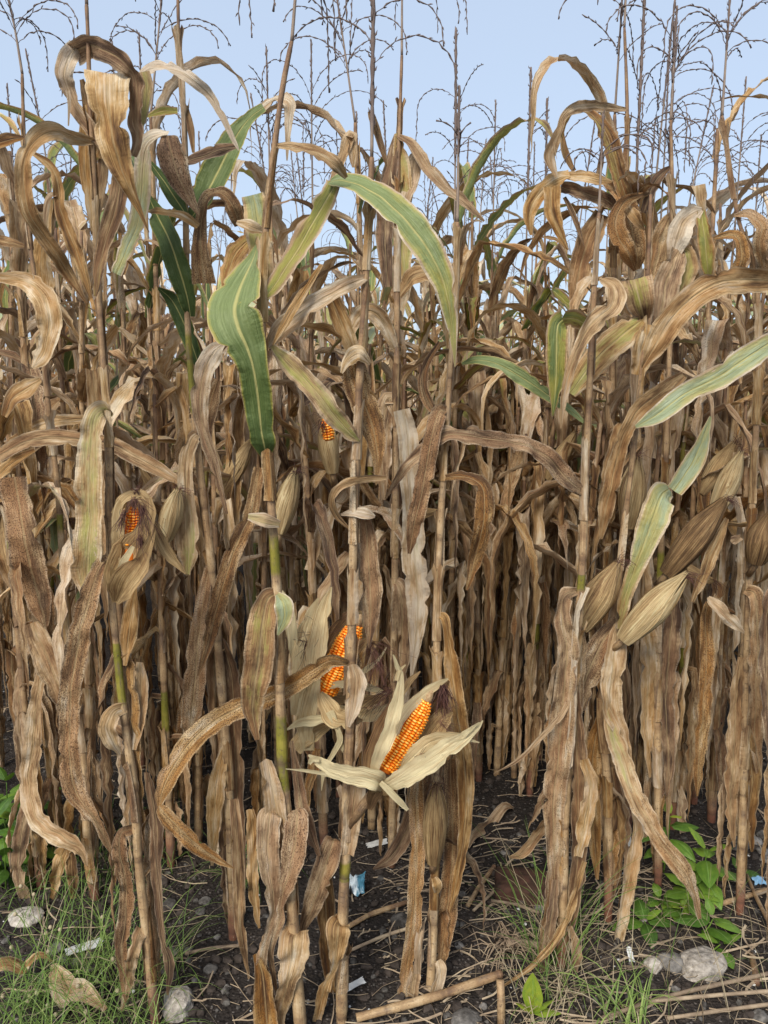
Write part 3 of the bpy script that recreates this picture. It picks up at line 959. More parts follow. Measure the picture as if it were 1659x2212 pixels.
S1 = hero('tall stalk with reddish base and broad drooping brown leaf, left', 1.57,
     [(337, 2207), (329, 2142), (321, 2048), (308, 1941), (297, 1834), (292, 1727), (278, 1620), (262, 1500), (250, 1380), (240, 1260), (237, 1000), (230, 870), (219, 720), (210, 560), (204, 400), (195, 250), (191, 100), (187, 10)], [
    (['brown', ('pale', 'brown')], [[(288, 338, 14), (299, 293, 26), (291, 262, 28), (296, 210, 30, -.01, 20), (291, 165, 30, -.02, 30), (275, 143, 30, -.03, 40), (254, 124, 30, -.03, 40), (225, 107, 31, -.02, 45), (194, 99, 30, 0, 50), (163, 112, 26, .03, 55)],
                     [(165, 100, 22, .03, 40), (147, 126, 30, 0, 30), (138, 160, 32, -.01, 20), (147, 195, 24, 0, 40), (165, 236, 27), (194, 275, 26), (217, 309, 20), (240, 348, 8)]], {'label': 'brown leaf arching in a high loop over the stalk', 'fold': .3}),
    ([('tan', 'pale'), ('pale', 'brown')], [[(205, 340, 30, .03), (222, 280, 50, .04), (232, 200, 70, .03), (233, 163, 84, 0)],
                     [(233, 156, 86, 0, 10), (233, 180, 88, -.025, 5), (233, 215, 82, -.035), (238, 265, 73, -.04, -10), (249, 318, 62, -.04), (264, 368, 44, -.04, 20), (284, 418, 24, -.03), (305, 463, 10, -.02), (322, 502, 2, -.02)]], {'label': 'broad leaf folded over and hanging, pale at the fold', 'fold': .12, 'ruf': .002}),
    ('mix', [(312, 155, 22), (318, 190, 22, 0, 20), (311, 249, 16), (303, 285, 5)], {'dy': .03}),
    ('brown', [(176, 171, 8), (186, 205, 18, 0, 20), (193, 262, 16), (200, 330, 8)], {'dy': .03}),
    (('brown', 'olive'), [(262, 370, 30), (251, 445, 36, -.01, 20), (228, 520, 34), (212, 590, 24), (206, 640, 8)], {'dy': -.02}),
    ('tan', [(176, 262, 6), (182, 300, 20), (184, 366, 24, 0, 20), (194, 440, 18), (200, 500, 5)], {'dy': .05}),
    ('tan', [(220, 320, 10), (222, 370, 24, 0, 15), (217, 420, 22), (212, 470, 8)], {'dy': .04}),
    ('pale', [(147, 196, 10), (150, 225, 7), (148, 272, 3)], {'dy': -.02}),
    (('tan', 'dark'), [(202, 306, 12), (165, 298, 26, -.03, 30), (125, 284, 32, -.06, 30), (88, 294, 38, -.08, 15), (60, 328, 34, -.08), (50, 375, 32, -.08, 20), (55, 428, 38, -.08), (67, 468, 37, -.07), (92, 505, 32, -.05), (122, 548, 30, -.03), (150, 595, 24), (188, 656, 5)], {'label': 'long leaf curling over to the left of the stalk', 'fold': .35}),
    ('pale', [(300, 163, 6), (324, 150, 22, 0, 30), (355, 146, 29, -.02, 30), (389, 158, 29, -.02, 30), (420, 176, 24, -.02), (452, 205, 18), (478, 247, 14), (504, 301, 10), (516, 325, 3)], {'dy': .05}),
    ('mix', [(241, 900, 12), (222, 885, 32, -.01, 40), (204, 903, 44, -.03, 20), (197, 955, 52, -.03), (195, 1005, 57, -.03, 10), (194, 1060, 62, -.03), (196, 1120, 64, -.02, -10), (192, 1180, 67, -.02), (188, 1240, 62), (191, 1295, 20)], {'label': 'wide grey-green leaf folded down from its collar', 'ruf': .005}),
    ('spot', [(238, 1262, 10), (228, 1212, 22, -.01, 30), (211, 1232, 32, -.03), (196, 1281, 46, -.04, 10), (176, 1356, 50, -.04), (165, 1416, 52, -.03, 15), (155, 1481, 50, -.03), (150, 1556, 50, -.02), (152, 1640, 48, -.02), (163, 1710, 44, -.02, 20), (205, 1770, 32, -.02), (250, 1857, 5, 0)], {'ruf': .006}),
    ('tan', [(272, 1528, 24), (246, 1538, 34, -.02, 20), (233, 1572, 44, -.03), (243, 1602, 34, -.02), (260, 1630, 8)], {'ruf': .006}),
    ('tan', [(293, 1268, 8), (286, 1310, 33, .01), (278, 1370, 37, .01, 15), (270, 1438, 8)]),
    ('tan', [(302, 1430, 14), (305, 1480, 33, .02, 15), (300, 1560, 30, .02), (290, 1620, 10)], {'ruf': .007}),
    ('spot', [(286, 1790, 24), (262, 1800, 26, -.02, 20), (258, 1840, 34, -.02), (272, 1914, 34, 0, 20), (270, 1994, 33), (262, 2048, 30, 0, 25), (268, 2128, 16), (272, 2165, 4)], {'ruf': .011, 'rag': .22, 'wave': .045}),
    ('grey', [(304, 2005, 26), (296, 2030, 28, -.02), (286, 2075, 26, -.02, 25), (276, 2128, 22), (262, 2185, 5)], {'ruf': .01, 'rag': .25}),
    ('brown', [(318, 1668, 14), (332, 1740, 30, .02, 20), (340, 1807, 32, .02), (337, 1887, 26, .02, 20), (350, 2021, 14), (366, 2080, 24, 0, 15), (362, 2150, 5)], {'ruf': .009, 'rag': .2}),
    ('amber', [(322, 1690, 5), (334, 1800, 7), (348, 1950, 6), (356, 2035, 3)], {'dy': -.02}),
     ], r0=.0113, r1=.0032, greens=[(1395, 1490)], red=.2, tassel=dict(h=.26, n=4, L=.36, droop=10))

S2 = hero('maize plant with yellowish stalk and dark green upper leaves beside it', 1.85,
     [(505, 2060), (498, 1800), (488, 1600), (470, 1380), (455, 1200), (440, 1080), (425, 950), (412, 800), (405, 690), (402, 450), (396, 250), (387, 100), (384, -15)], [
    ([('sage', 'pale'), 'rust'], [[(252, 592, 22), (275, 536, 34, 0, 10), (297, 484, 36), (306, 419, 38, 0, -10), (310, 355, 36), (318, 316, 40, -.01, 25), (338, 299, 34, -.02, 35), (362, 291, 16, -.03, 50)],
                     [(362, 293, 20, -.03, 30), (370, 330, 54, -.05, 10), (384, 375, 52, -.05), (402, 415, 34, -.04), (430, 464, 6, -.03)]], {'label': 'pale leaf with yellow midrib whose brown end folds down', 'dy': -.1}),
    ('green', [(320, 345, 6), (355, 393, 28, 0, 20), (381, 432, 31), (404, 466, 10)], {'dy': -.03}),
    ([('green', 'lgreen'), 'grey'], [[(409, 478, 18), (434, 440, 48, 0, 20), (460, 393, 66, .02, 10), (486, 340, 60, .03), (514, 288, 42, .04), (540, 255, 26, .04), (570, 232, 20, .04)],
                     [(570, 232, 16, .04), (600, 214, 20, .04, 40), (626, 226, 26, .02), (623, 270, 17, .02), (620, 347, 3, .02)]], {'label': 'wide green leaf with yellowed edge rising to the right'}),
    ('green', [(412, 684, 18), (404, 640, 38, -.02, 10), (389, 588, 50, -.03), (368, 523, 50, -.03, 15), (342, 470, 40), (316, 415, 6)], {'label': 'dark green leaf with pale midrib rising from its collar'}),
    ('green', [(342, 622, 6), (372, 650, 30, .03, 20), (398, 700, 36, .03), (420, 760, 30, .03), (434, 806, 6, .03)]),
    ('tan', [(316, 456, 4), (345, 458, 17, -.03, 30), (390, 466, 22, -.04, 20), (428, 490, 14, -.04)], {'dy': -.06}),
    ('rust', [(442, 612, 54), (434, 545, 38, -.02, 10), (435, 482, 24, -.02), (447, 430, 28, -.02, 30), (477, 417, 30, -.03, 20), (504, 448, 35, -.03), (518, 486, 22)], {'dy': -.06}),
    (('pale', 'rust'), [(482, 742, 12), (462, 762, 40, 0, 20), (442, 800, 42), (432, 860, 38, 0, 15), (440, 930, 28), (462, 1000, 22), (490, 1110, 6)], {'dy': -.06}),
    ('rust', [(470, 820, 20), (456, 860, 38, 0, 20), (447, 910, 36), (446, 965, 18)], {'dy': .05}),
    (('grey', 'mix'), [(430, 935, 12), (414, 950, 28, -.02, 30), (402, 1000, 31, -.03), (402, 1060, 36, -.03), (405, 1120, 46, -.02, 10), (408, 1180, 52, -.02), (405, 1240, 14)]),
    ('spot', [(458, 1222, 10), (450, 1232, 18), (438, 1300, 31, -.02, 15), (428, 1390, 45, -.02), (420, 1480, 49, -.02, 10), (412, 1560, 44), (407, 1610, 10)], {'ruf': .006}),
    ('spot', [(560, 1010, 24), (543, 1106, 35), (522, 1150, 37, 0, 15), (500, 1206, 39), (470, 1306, 41, 0, 15), (450, 1390, 26), (428, 1460, 4)], {'dy': -.1, 'ruf': .005}),
    ('brown', [(478, 1380, 14), (500, 1460, 34, .02, 20), (505, 1560, 38, .02), (510, 1680, 34, .02, 20), (518, 1800, 26), (530, 1900, 5)], {'ruf': .008, 'rag': .15}),
    ('tan', [(490, 1600, 12), (470, 1680, 36, -.02, 20), (462, 1780, 34, -.02), (458, 1870, 6)], {'ruf': .008}),
    ('brown', [(505, 1726, 24), (512, 1800, 26, -.03, 20), (516, 1903, 30, -.03), (519, 2000, 24, -.03, 25), (538, 2115, 5)], {'dy': -.15, 'ruf': .008}),
    (('brown', 'olive'), [(402, 230, 10), (412, 280, 14, 0, 20), (418, 330, 6)], ),
    ('yel', [(384, 240, 14), (350, 240, 18, 0, 20), (318, 252, 6)], {'dy': .05}),
    ('brown', [(395, 352, 10), (430, 340, 26, -.03, 20), (470, 325, 26, -.04), (512, 316, 10, -.04)], {'dy': -.04}),
     ], r0=.0125, r1=.003, greens=[(690, 900)], tassel=dict(h=.26, n=5, L=.36, droop=9))

S3 = hero('central stalk with a big green folded leaf and a broken brown leaf at its foot', 1.52,
     [(650, 2230), (640, 2100), (630, 1950), (622, 1800), (612, 1690), (607, 1560), (602, 1420), (599, 1290), (590, 1150), (580, 1000), (574, 900), (568, 740), (566, 600), (576, 480), (591, 330), (612, 180), (630, 90)], [
    (('green', 'lgreen'), [(575, 984, 24), (569, 955, 54, -.02, 10), (564, 928, 50, -.025, -10), (561, 895, 60, -.03), (555, 843, 68, -.04, 8), (546, 791, 66, -.05), (533, 750, 84, -.05, -10), (516, 712, 110, -.05), (507, 674, 116, -.04, 15), (513, 640, 104, -.02, 25), (532, 592, 70, .01, 35), (548, 555, 34, .02, 40), (557, 526, 5, .03)], {'label': 'big green leaf with yellow midrib, folded over', 'fold': .12, 'ruf': .002, 'rag': .03}),
    (['yel', ('lgreen', 'mix')], [[(567, 648, 10), (590, 620, 34, 0, 10), (630, 560, 43, .02, 20), (665, 500, 47, .04), (700, 440, 46, .05, 10), (724, 398, 34, .05, 40)],
                    [(712, 394, 16, .05, 40), (740, 390, 36, .03, 40), (780, 402, 48, 0, 30), (830, 432, 60, -.03, 15), (880, 480, 66, -.05), (925, 540, 63, -.06), (955, 600, 53, -.06), (968, 650, 39, -.06), (975, 700, 26, -.05), (980, 750, 14, -.05), (983, 792, 3, -.05)]], {'label': 'long arching leaf, yellow-green rising and pale green falling', 'fold': .18, 'ruf': .003}),
    (('mix', 'sage'), [(562, 640, 46), (562, 570, 54, 0, 5), (559, 500, 54, 0, -5), (553, 450, 50), (546, 421, 46)], {'dy': .05, 'fold': .1}),
    ('grey', [(511, 480, 8), (540, 488, 26, -.02, 20), (574, 502, 8)], {'dy': .03}),
    ('olive', [(484, 625, 8), (494, 585, 34, .03, 20), (515, 540, 42, .03), (556, 503, 12, .03)], {'dy': .05}),
    ('grey', [(594, 315, 9), (640, 320, 25, -.02, 30), (690, 333, 30, -.03, 20), (725, 356, 28, -.03), (748, 384, 8)], ),
    (('olive', 'olive'), [(601, 1281, 22), (578, 1296, 52, -.02, 20), (567, 1350, 64, -.03), (559, 1420, 68, -.03, 10), (549, 1490, 60, -.02), (546, 1540, 42), (556, 1598, 12)], {'ruf': .003, 'fold': .2}),
    ('sage', [(599, 1284, 12), (612, 1304, 42, -.03, 10), (614, 1335, 36, -.03), (600, 1372, 5, -.02)], {'dy': -.01}),
    ('mix', [(536, 1116, 14), (570, 1123, 30, -.02, 20), (604, 1132, 16)], {'dy': -.01}),
    ('tan', [(576, 1640, 34), (588, 1700, 50, 0, 8), (600, 1768, 52), (606, 1800, 40)], {'fold': .5, 'dy': -.005}),
    ('amber', [(630, 1600, 8), (645, 1700, 26, .01, 20), (662, 1780, 38, .01), (690, 1850, 10)], {'dy': .01}),
    ([('tan', 'spot'), ('spot', 'amber')], [[(586, 1752, 20, 0), (582, 1766, 54, -.02, 15), (578, 1830, 52, -.03, 15), (585, 1900, 40, -.03, 25), (592, 1965, 24, -.02, 40), (578, 2015, 22, -.02, 30), (566, 2070, 26, -.02), (575, 2140, 40), (590, 2170, 10)],
               [(640, 1748, 20, 0), (642, 1768, 56, -.02, -15), (636, 1830, 60, -.03, -15), (622, 1892, 46, -.03, -25), (607, 1950, 22, -.02, -40), (606, 1985, 24, -.02, -30), (585, 2050, 16, -.01), (592, 2110, 12), (598, 2150, 5)]], {'label': 'broken broad leaf folded down like a cape, deep midrib', 'ruf': .004, 'fold': .1, 'wave': .03}),
    ('amber', [(612, 1760, 10), (608, 1830, 13), (596, 1905, 12), (588, 1980, 10), (578, 2050, 5)], {'dy': .008}),
    ('tan', [(640, 2012, 60), (634, 2035, 76, -.03, 10), (630, 2080, 62, -.03), (620, 2122, 44, -.03, 20), (606, 2190, 40), (600, 2240, 30)], {'ruf': .007, 'fold': .35, 'rag': .15}),
    ('amber', [(552, 2060, 14), (566, 2100, 40, 0, 10), (572, 2150, 56), (576, 2200, 62), (580, 2240, 62)], {'dy': -.02, 'fold': .4}),
    ('grey', [(540, 1748, 20), (545, 1790, 30, 0, 20), (546, 1850, 24), (545, 1903, 28, 0, 25), (552, 1960, 22), (560, 2005, 5)], {'dy': .05, 'ruf': .008, 'rag': .15}),
     ], r0=.0135, r1=.004, greens=[(1570, 1690), (1195, 1225)], red=0, shag=0, tassel=dict(h=.26, n=10, L=.34, droop=11, lean=(.04, 0), spike0=.3))

S4 = hero('straight central stalk carrying the peeled ear that shows most kernels', 1.57,
     [(738, 2250), (738, 2100), (740, 1990), (746, 1850), (749, 1728), (755, 1600), (758, 1450), (761, 1300), (765, 1100), (775, 850), (783, 720), (790, 600), (798, 450), (803, 340)], [
    ('mix', [(776, 953, 6), (756, 936, 30, -.01, 15), (720, 895, 45, -.03, 10), (690, 855, 45, -.04), (655, 815, 43, -.03, 15), (620, 780, 38, -.02), (588, 748, 12)], {'label': 'greenish tan leaf slanting up to the left', 'dy': -.01}),
    (['grey', 'rust'], [[(738, 806, 6), (752, 778, 26, 0, 20), (776, 764, 32, -.02, 30), (800, 786, 8)], [(760, 782, 44, .02), (770, 820, 60, .03, 10), (786, 870, 58, .03), (803, 915, 56, .03, 10), (812, 955, 42, .03), (816, 1000, 20, .03), (813, 1048, 3, .03)]], {'label': 'rusty speckled leaf hanging from its collar', 'fold': .12}),
    ('grey', [(736, 1112, 5), (765, 1107, 20, -.01, 30), (790, 1111, 24, -.01, 20), (810, 1116, 6)]),
    ('amber', [(788, 1122, 26), (793, 1160, 38, .02, 10), (797, 1220, 46, .02), (800, 1270, 52, .02, 10), (801, 1330, 36, .02), (797, 1400, 3, .02)], {'dy': .01}),
    ('tan', [(834, 1032, 10), (780, 1035, 18, -.03, 20), (735, 1050, 19, -.04), (718, 1080, 17, -.04), (726, 1112, 15, -.02), (754, 1142, 5)]),
    ('tan', [(798, 597, 8), (760, 612, 30, -.02, 15), (720, 632, 35, -.03), (665, 665, 42, -.03, 10), (615, 705, 44, -.02), (578, 748, 16)], {'label': 'dry striped leaf slanting down to the left'}),
    ('tan', [(695, 572, 8), (650, 640, 19), (612, 705, 17), (590, 745, 4)], {'dy': -.05}),
    ('tan', [(708, 620, 16), (718, 650, 34, 0, 10), (737, 695, 39), (757, 742, 34), (772, 770, 10)], {'dy': .08}),
    ('spot', [(752, 1431, 10), (742, 1430, 18, -.02, 20), (712, 1427, 36, -.03, 30), (680, 1445, 43, -.02, 15), (630, 1480, 46, 0), (580, 1505, 47, .02, 10), (520, 1527, 50, .02), (460, 1560, 50, .01, 10), (410, 1605, 48, 0), (376, 1655, 46, -.02), (353, 1702, 42, -.04, 15), (344, 1742, 8, -.05)], {'label': 'long leaf slanting down across the stalk to the left', 'dy': -.005, 'ruf': .006}),
    ('spot', [(344, 1740, 8, -.05), (354, 1756, 34, -.06, 15), (390, 1792, 40, -.06), (430, 1830, 33, -.05, 15), (470, 1856, 22, -.04), (506, 1876, 3, -.04)], {'dy': -.005}),
    ('tan', [(760, 1435, 20), (768, 1470, 40, .0, 20), (764, 1520, 38, 0), (752, 1570, 10)], {'dy': -.02, 'fold': .4}),
    ('amber', [(722, 1812, 20), (716, 1828, 52, -.02, 10), (696, 1892, 56, -.03), (675, 1955, 46, -.02, 15), (658, 1995, 24), (650, 2020, 6)], {'label': 'amber speckled leaf with deep midrib hanging left', 'ruf': .003, 'fold': .2}),
    ('tan', [(738, 1990, 40), (730, 2008, 54, -.03, 10), (727, 2060, 40, -.03, 20), (718, 2095, 18, -.03, 40), (702, 2130, 28, -.03), (688, 2190, 24), (676, 2230, 10)], {'ruf': .006, 'rag': .15}),
    ('brown', [(700, 1840, 14), (702, 1920, 40, .04, 10), (706, 2000, 46, .04), (712, 2080, 38, .04, 10), (722, 2160, 20, .04)], {'dy': .04}),
    ('tan', [(786, 1700, 30), (772, 1680, 40, -.01, 10), (764, 1740, 44, -.01), (756, 1810, 36), (750, 1845, 30)], {'fold': .6, 'dy': -.01}),
    ('brown', [(798, 240, 8), (806, 260, 16), (822, 310, 14), (836, 360, 5)], {'dy': .02}),
     ], r0=.0125, r1=.005, greens=[(1855, 1900)], red=0, shag=0, tassel=dict(h=.55, n=7, L=.26, droop=9, thick=1.5, spike0=.1, lean=(.01, 0)))

S5 = hero('stalk right of the peeled ear with a closed husk low on it', 1.66,
     [(924, 2200), (927, 2167), (936, 2021), (938, 1904), (942, 1700), (944, 1500), (944, 1335), (953, 1100), (960, 1000), (968, 880), (976, 760), (984, 620), (988, 480)], [
    ('rust', [(968, 884, 10), (947, 893, 34, -.02, 15), (931, 950, 37, -.04), (919, 1020, 39, -.04, 10), (909, 1075, 38, -.04), (895, 1130, 36, -.03), (884, 1196, 8)], {'label': 'dark speckled leaf hanging left of the stalk'}),
    ('rust', [(954, 1033, 8), (985, 1029, 20, -.03, 30), (1020, 1035, 28, -.04, 20), (1043, 1056, 38, -.05), (1046, 1100, 44, -.05), (1040, 1150, 41, -.04, 10), (1025, 1210, 34), (1008, 1275, 5)]),
    ('rust', [(950, 738, 8), (920, 788, 19), (912, 830, 23, 0, 15), (925, 870, 22), (948, 902, 8)], {'dy': .05}),
    ('tan', [(945, 1328, 10), (960, 1336, 22, -.02, 20), (967, 1375, 19, -.02), (975, 1440, 37, -.02, 10), (985, 1520, 42, -.02), (995, 1590, 40, -.02, 10), (1004, 1660, 40), (1006, 1735, 36), (1000, 1820, 28, 0, 20), (985, 1910, 22), (972, 1970, 4)], {'ruf': .004}),
    ('pale', [(868, 885, 36), (880, 940, 43, 0, 5), (884, 1020, 41), (888, 1090, 42, 0, 10), (892, 1150, 52), (898, 1230, 58, 0, -10), (903, 1300, 52), (899, 1370, 34), (893, 1425, 16), (888, 1470, 3)], {'dy': .15}),
    ('spot', [(902, 1650, 20), (899, 1730, 36, -.01, 10), (902, 1816, 36, -.01), (898, 1900, 38, -.01), (893, 1992, 38, -.01, 10), (876, 2109, 32), (862, 2210, 20)], {'ruf': .004, 'dy': -.02}),
    ('spot', [(972, 1640, 26), (975, 1728, 44, 0, 10), (978, 1830, 44), (970, 1930, 48, 0, 10), (958, 2020, 44), (950, 2090, 10)], {'ruf': .004, 'dy': .02}),
    ('tan', [(912, 2050, 10), (898, 2090, 28, -.02, 15), (888, 2150, 34, -.02), (880, 2225, 34)], {'ruf': .007}),
    ('tan', [(946, 2075, 18), (952, 2098, 28, -.02, 20), (940, 2150, 30, -.02), (930, 2225, 26)], {'ruf': .006}),
    ('grey', [(916, 1990, 6), (906, 2020, 20, -.03, 20), (902, 2080, 18, -.03), (905, 2150, 5)], ),
    ('grey', [(934, 1890, 8), (944, 1912, 22, -.03, 20), (942, 1935, 5)], ),
    ('brown', [(920, 1600, 20), (912, 1680, 44, .05, 10), (880, 1790, 40, .06), (845, 1850, 34, .06), (806, 1878, 5, .05)], {'dy': .05}),
     ], r0=.0105, r1=.0045, red=0, bright=.62, tassel=dict(h=.26, n=3, L=.1, droop=9))

S7 = hero('clump of stalk and dry hanging leaves right of centre, dark red at the base', 1.74,
     [(1212, 2112), (1216, 1950), (1221, 1728), (1240, 1450), (1256, 1256), (1264, 1050), (1270, 903), (1279, 740), (1286, 560), (1294, 460)], [
    (('tan', 'spot'), [(832, 1078, 4), (870, 1020, 20, -.06, 20), (905, 985, 30, -.08, 20), (960, 941, 37, -.1, 25), (1010, 941, 40, -.1, 20), (1070, 950, 37, -.08), (1130, 960, 34, -.06, 20), (1182, 987, 38, -.04), (1226, 1036, 40, -.02), (1264, 1067, 10)], {'label': 'long leaf arching left across the neighbouring stalk', 'fold': .3}),
    ('lgreen', [(998, 786, 5), (1030, 778, 19, -.04, 20), (1070, 785, 27, -.05, 20), (1110, 805, 35, -.05), (1150, 830, 33, -.04), (1190, 858, 25, -.02), (1230, 885, 17), (1267, 917, 6)], {'label': 'pale green leaf slanting up to the left'}),
    (['yel', ('bright', 'bright')], [[(1286, 720, 10), (1265, 701, 24, -.03, 30), (1240, 688, 30, -.05, 40), (1213, 689, 26, -.06, 55)], [(1216, 690, 40, -.06, 40), (1204, 706, 46, -.08, 10), (1202, 760, 46, -.09), (1201, 820, 38, -.09), (1198, 860, 21, -.09), (1194, 898, 3, -.09)]], {'label': 'bright green leaf folded over and hanging', 'fold': .12, 'ruf': .001}),
    ('tan', [(1296, 603, 6), (1324, 623, 40, -.03, 20), (1322, 660, 48, -.06), (1282, 695, 42, -.08, 10), (1256, 737, 27, -.09), (1235, 790, 22, -.1), (1220, 850, 17, -.1), (1211, 925, 3, -.1)]),
    ('amber', [(1244, 1276, 16), (1218, 1288, 34, -.02, 20), (1214, 1340, 42, -.03), (1224, 1400, 52, -.03, 10), (1220, 1470, 54, -.03), (1212, 1560, 58, -.02, -10), (1205, 1650, 57, -.02), (1195, 1740, 50, -.01), (1197, 1900, 38, -.01, 15), (1175, 2021, 27), (1160, 2100, 5)], {'ruf': .006, 'fold': .35}),
    ('cream', [(1267, 1268, 14), (1245, 1330, 15, -.03, 20), (1239, 1450, 15, -.03), (1236, 1560, 17, -.03), (1226, 1650, 20, -.02), (1212, 1720, 6)]),
    ('tan', [(1242, 1478, 8), (1215, 1540, 14, -.04), (1170, 1590, 12, -.06), (1120, 1640, 9, -.07), (1066, 1672, 2, -.08)]),
    ('brown', [(1238, 1480, 20), (1246, 1600, 40, 0, 10), (1248, 1728, 40), (1246, 1874, 36, 0, 15), (1222, 2020, 28), (1204, 2060, 6)], {'ruf': .006, 'fold': .5}),
    ('tan', [(1262, 1860, 12), (1235, 1950, 22, -.03, 20), (1205, 2021, 22, -.05), (1150, 2085, 14, -.08), (1084, 2132, 5, -.1)], {'label': 'thin dry leaf reaching down to the broken cane'}),
    ('tan', [(1262, 1640, 20), (1276, 1700, 34, 0, 15), (1262, 1780, 38), (1248, 1850, 20)], {'dy': -.03, 'ruf': .007}),
    ('brown', [(1200, 1900, 14), (1190, 1990, 30, -.01, 20), (1176, 2070, 18), (1166, 2120, 4)], {'dy': -.03}),
    ('tan', [(1230, 2000, 14), (1244, 2060, 28, 0, 20), (1240, 2115, 6)], {'dy': -.02}),
    ('tan', [(1190, 1760, 10), (1160, 1800, 30, .05, 20), (1130, 1840, 24, .05), (1100, 1852, 5, .05)], {'dy': .12}),
     ], r0=.0125, r1=.004, greens=[(1240, 1290)], red=.16, tassel=dict(h=.2, n=5, L=.2, droop=16))

S6 = hero('pinkish stalk with a long twisted leaf trailing to the ground, right', 1.9,
     [(1314, 1972), (1314, 1800), (1310, 1659), (1298, 1531), (1316, 1400), (1331, 1300), (1348, 1140), (1365, 1000), (1381, 850), (1393, 700), (1401, 540), (1406, 420)], [
    ([('sage', 'mix')], [[(1445, 1056, 26), (1428, 1072, 64, -.05, 15), (1413, 1114, 70, -.07, 5), (1398, 1156, 60, -.07), (1377, 1213, 45, -.07, 10), (1356, 1270, 33, -.06), (1345, 1312, 28, -.05), (1339, 1358, 14, -.04)]], {'label': 'pale green leaf with yellow midrib, folded', 'fold': .18}),
    ('sage', [(1535, 900, 6), (1509, 972, 40, -.02, 10), (1486, 1015, 47, -.04), (1455, 1060, 40, -.05)], {'dy': .0}),
    ('spot', [(1340, 1332, 20), (1304, 1384, 60, -.04, 10), (1275, 1440, 70, -.05), (1256, 1500, 44, -.05), (1244, 1565, 8, -.04)], {'fold': .12}),
    ([('tan'), ('mix', 'spot')], [[(1340, 1340, 24), (1330, 1400, 48, -.05, 15), (1320, 1470, 54, -.06), (1320, 1530, 48, -.06, 10), (1345, 1590, 30, -.06), (1362, 1640, 8, -.06)],
              [(1308, 1525, 14, -.06), (1325, 1590, 40, -.07, 15), (1345, 1645, 46, -.08), (1362, 1700, 48, -.1, 10), (1392, 1762, 46, -.12, 20), (1427, 1820, 42, -.13), (1470, 1874, 44, -.14, 15), (1496, 1922, 28, -.14, 40), (1511, 1985, 10, -.14)]], {'label': 'long twisted leaf trailing down to the weeds', 'ruf': .005}),
    ('tan', [(1370, 1740, 14), (1374, 1790, 28, -.05, 15), (1360, 1884, 38, -.06), (1340, 1984, 35, -.07, 10), (1316, 2109, 24, -.08), (1298, 2205, 10, -.1)], {'ruf': .005, 'fold': .5}),
    ('tan', [(1476, 810, 18), (1430, 845, 40, -.05, 15), (1380, 885, 37, -.06), (1350, 935, 31, -.06, 10), (1330, 1000, 35, -.05), (1318, 1060, 37, -.05), (1305, 1115, 30, -.04), (1299, 1165, 4, -.04)]),
    ('mix', [(1392, 688, 14), (1362, 710, 52, -.02, 10), (1312, 752, 60, -.04), (1270, 797, 57, -.05, 10), (1232, 850, 26, -.05)], {'label': 'striped grey-green leaf slanting down left', 'fold': .1}),
    ('olive', [(1392, 690, 22), (1385, 660, 54, -.03, 10), (1376, 627, 68, -.04), (1369, 604, 72, -.03)], {'fold': .3, 'ruf': .002, 'rag': .02}),
    ('tan', [(1398, 700, 24), (1388, 740, 44, -.01, 15), (1382, 790, 38), (1378, 810, 30)], {'fold': .5}),
    ('amber', [(1300, 1540, 20), (1282, 1620, 44, .02, 10), (1278, 1720, 44, .02), (1284, 1820, 30, .02), (1290, 1900, 8)], {'ruf': .006}),
    ('brown', [(1322, 1660, 20), (1334, 1760, 40, .03, 15), (1328, 1860, 36, .03), (1322, 1940, 10)], {'ruf': .006}),
     ], r0=.0115, r1=.004, red=.25, bright=.5)

S8 = hero('tall tasselled plant behind the central stalk, grey upright leaves at top', 2.15,
     [(846, 1890), (848, 1700), (852, 1300), (856, 900), (858, 600), (859, 420), (863, 280), (868, 120)], [
    ('brown', [(858, 292, 8), (890, 315, 24, -.03, 20), (925, 365, 27, -.04), (960, 405, 25, -.04, 15), (998, 432, 21, -.04), (1046, 478, 4, -.04)]),
    ('mix', [(874, 600, 20), (873, 520, 44, 0, 10), (870, 430, 46), (865, 350, 36, 0, 15), (858, 288, 10)]),
    ('brown', [(838, 620, 20), (832, 520, 36, 0, 15), (836, 420, 38), (848, 340, 24), (856, 290, 8)]),
    ('tan', [(862, 480, 14), (884, 400, 36, 0, 20), (896, 350, 30), (908, 318, 10)]),
    ('grey', [(862, 640, 14), (890, 600, 36, -.02, 20), (930, 590, 36, -.03), (960, 620, 26), (978, 690, 6)]),
    ('tan', [(856, 760, 12), (830, 700, 34, -.03, 15), (800, 672, 36, -.04, 20), (770, 690, 30), (752, 740, 6)]),
    ('tan', [(856, 900, 14), (840, 860, 36), (826, 930, 40, 0, 15), (824, 1010, 36), (830, 1080, 6)]),
    ('brown', [(850, 1250, 14), (866, 1280, 44, -.02, 15), (868, 1380, 46), (862, 1480, 34), (866, 1560, 6)]),
    ('grey', [(700, 430, 8), (740, 340, 20, 0, 10), (758, 290, 26, 0, 20), (762, 330, 22, 0, 20), (763, 362, 5)], {'dy': .1}),
     ], r0=.012, r1=.0035, red=.1, tassel=dict(h=.36, n=8, L=.26, droop=9))

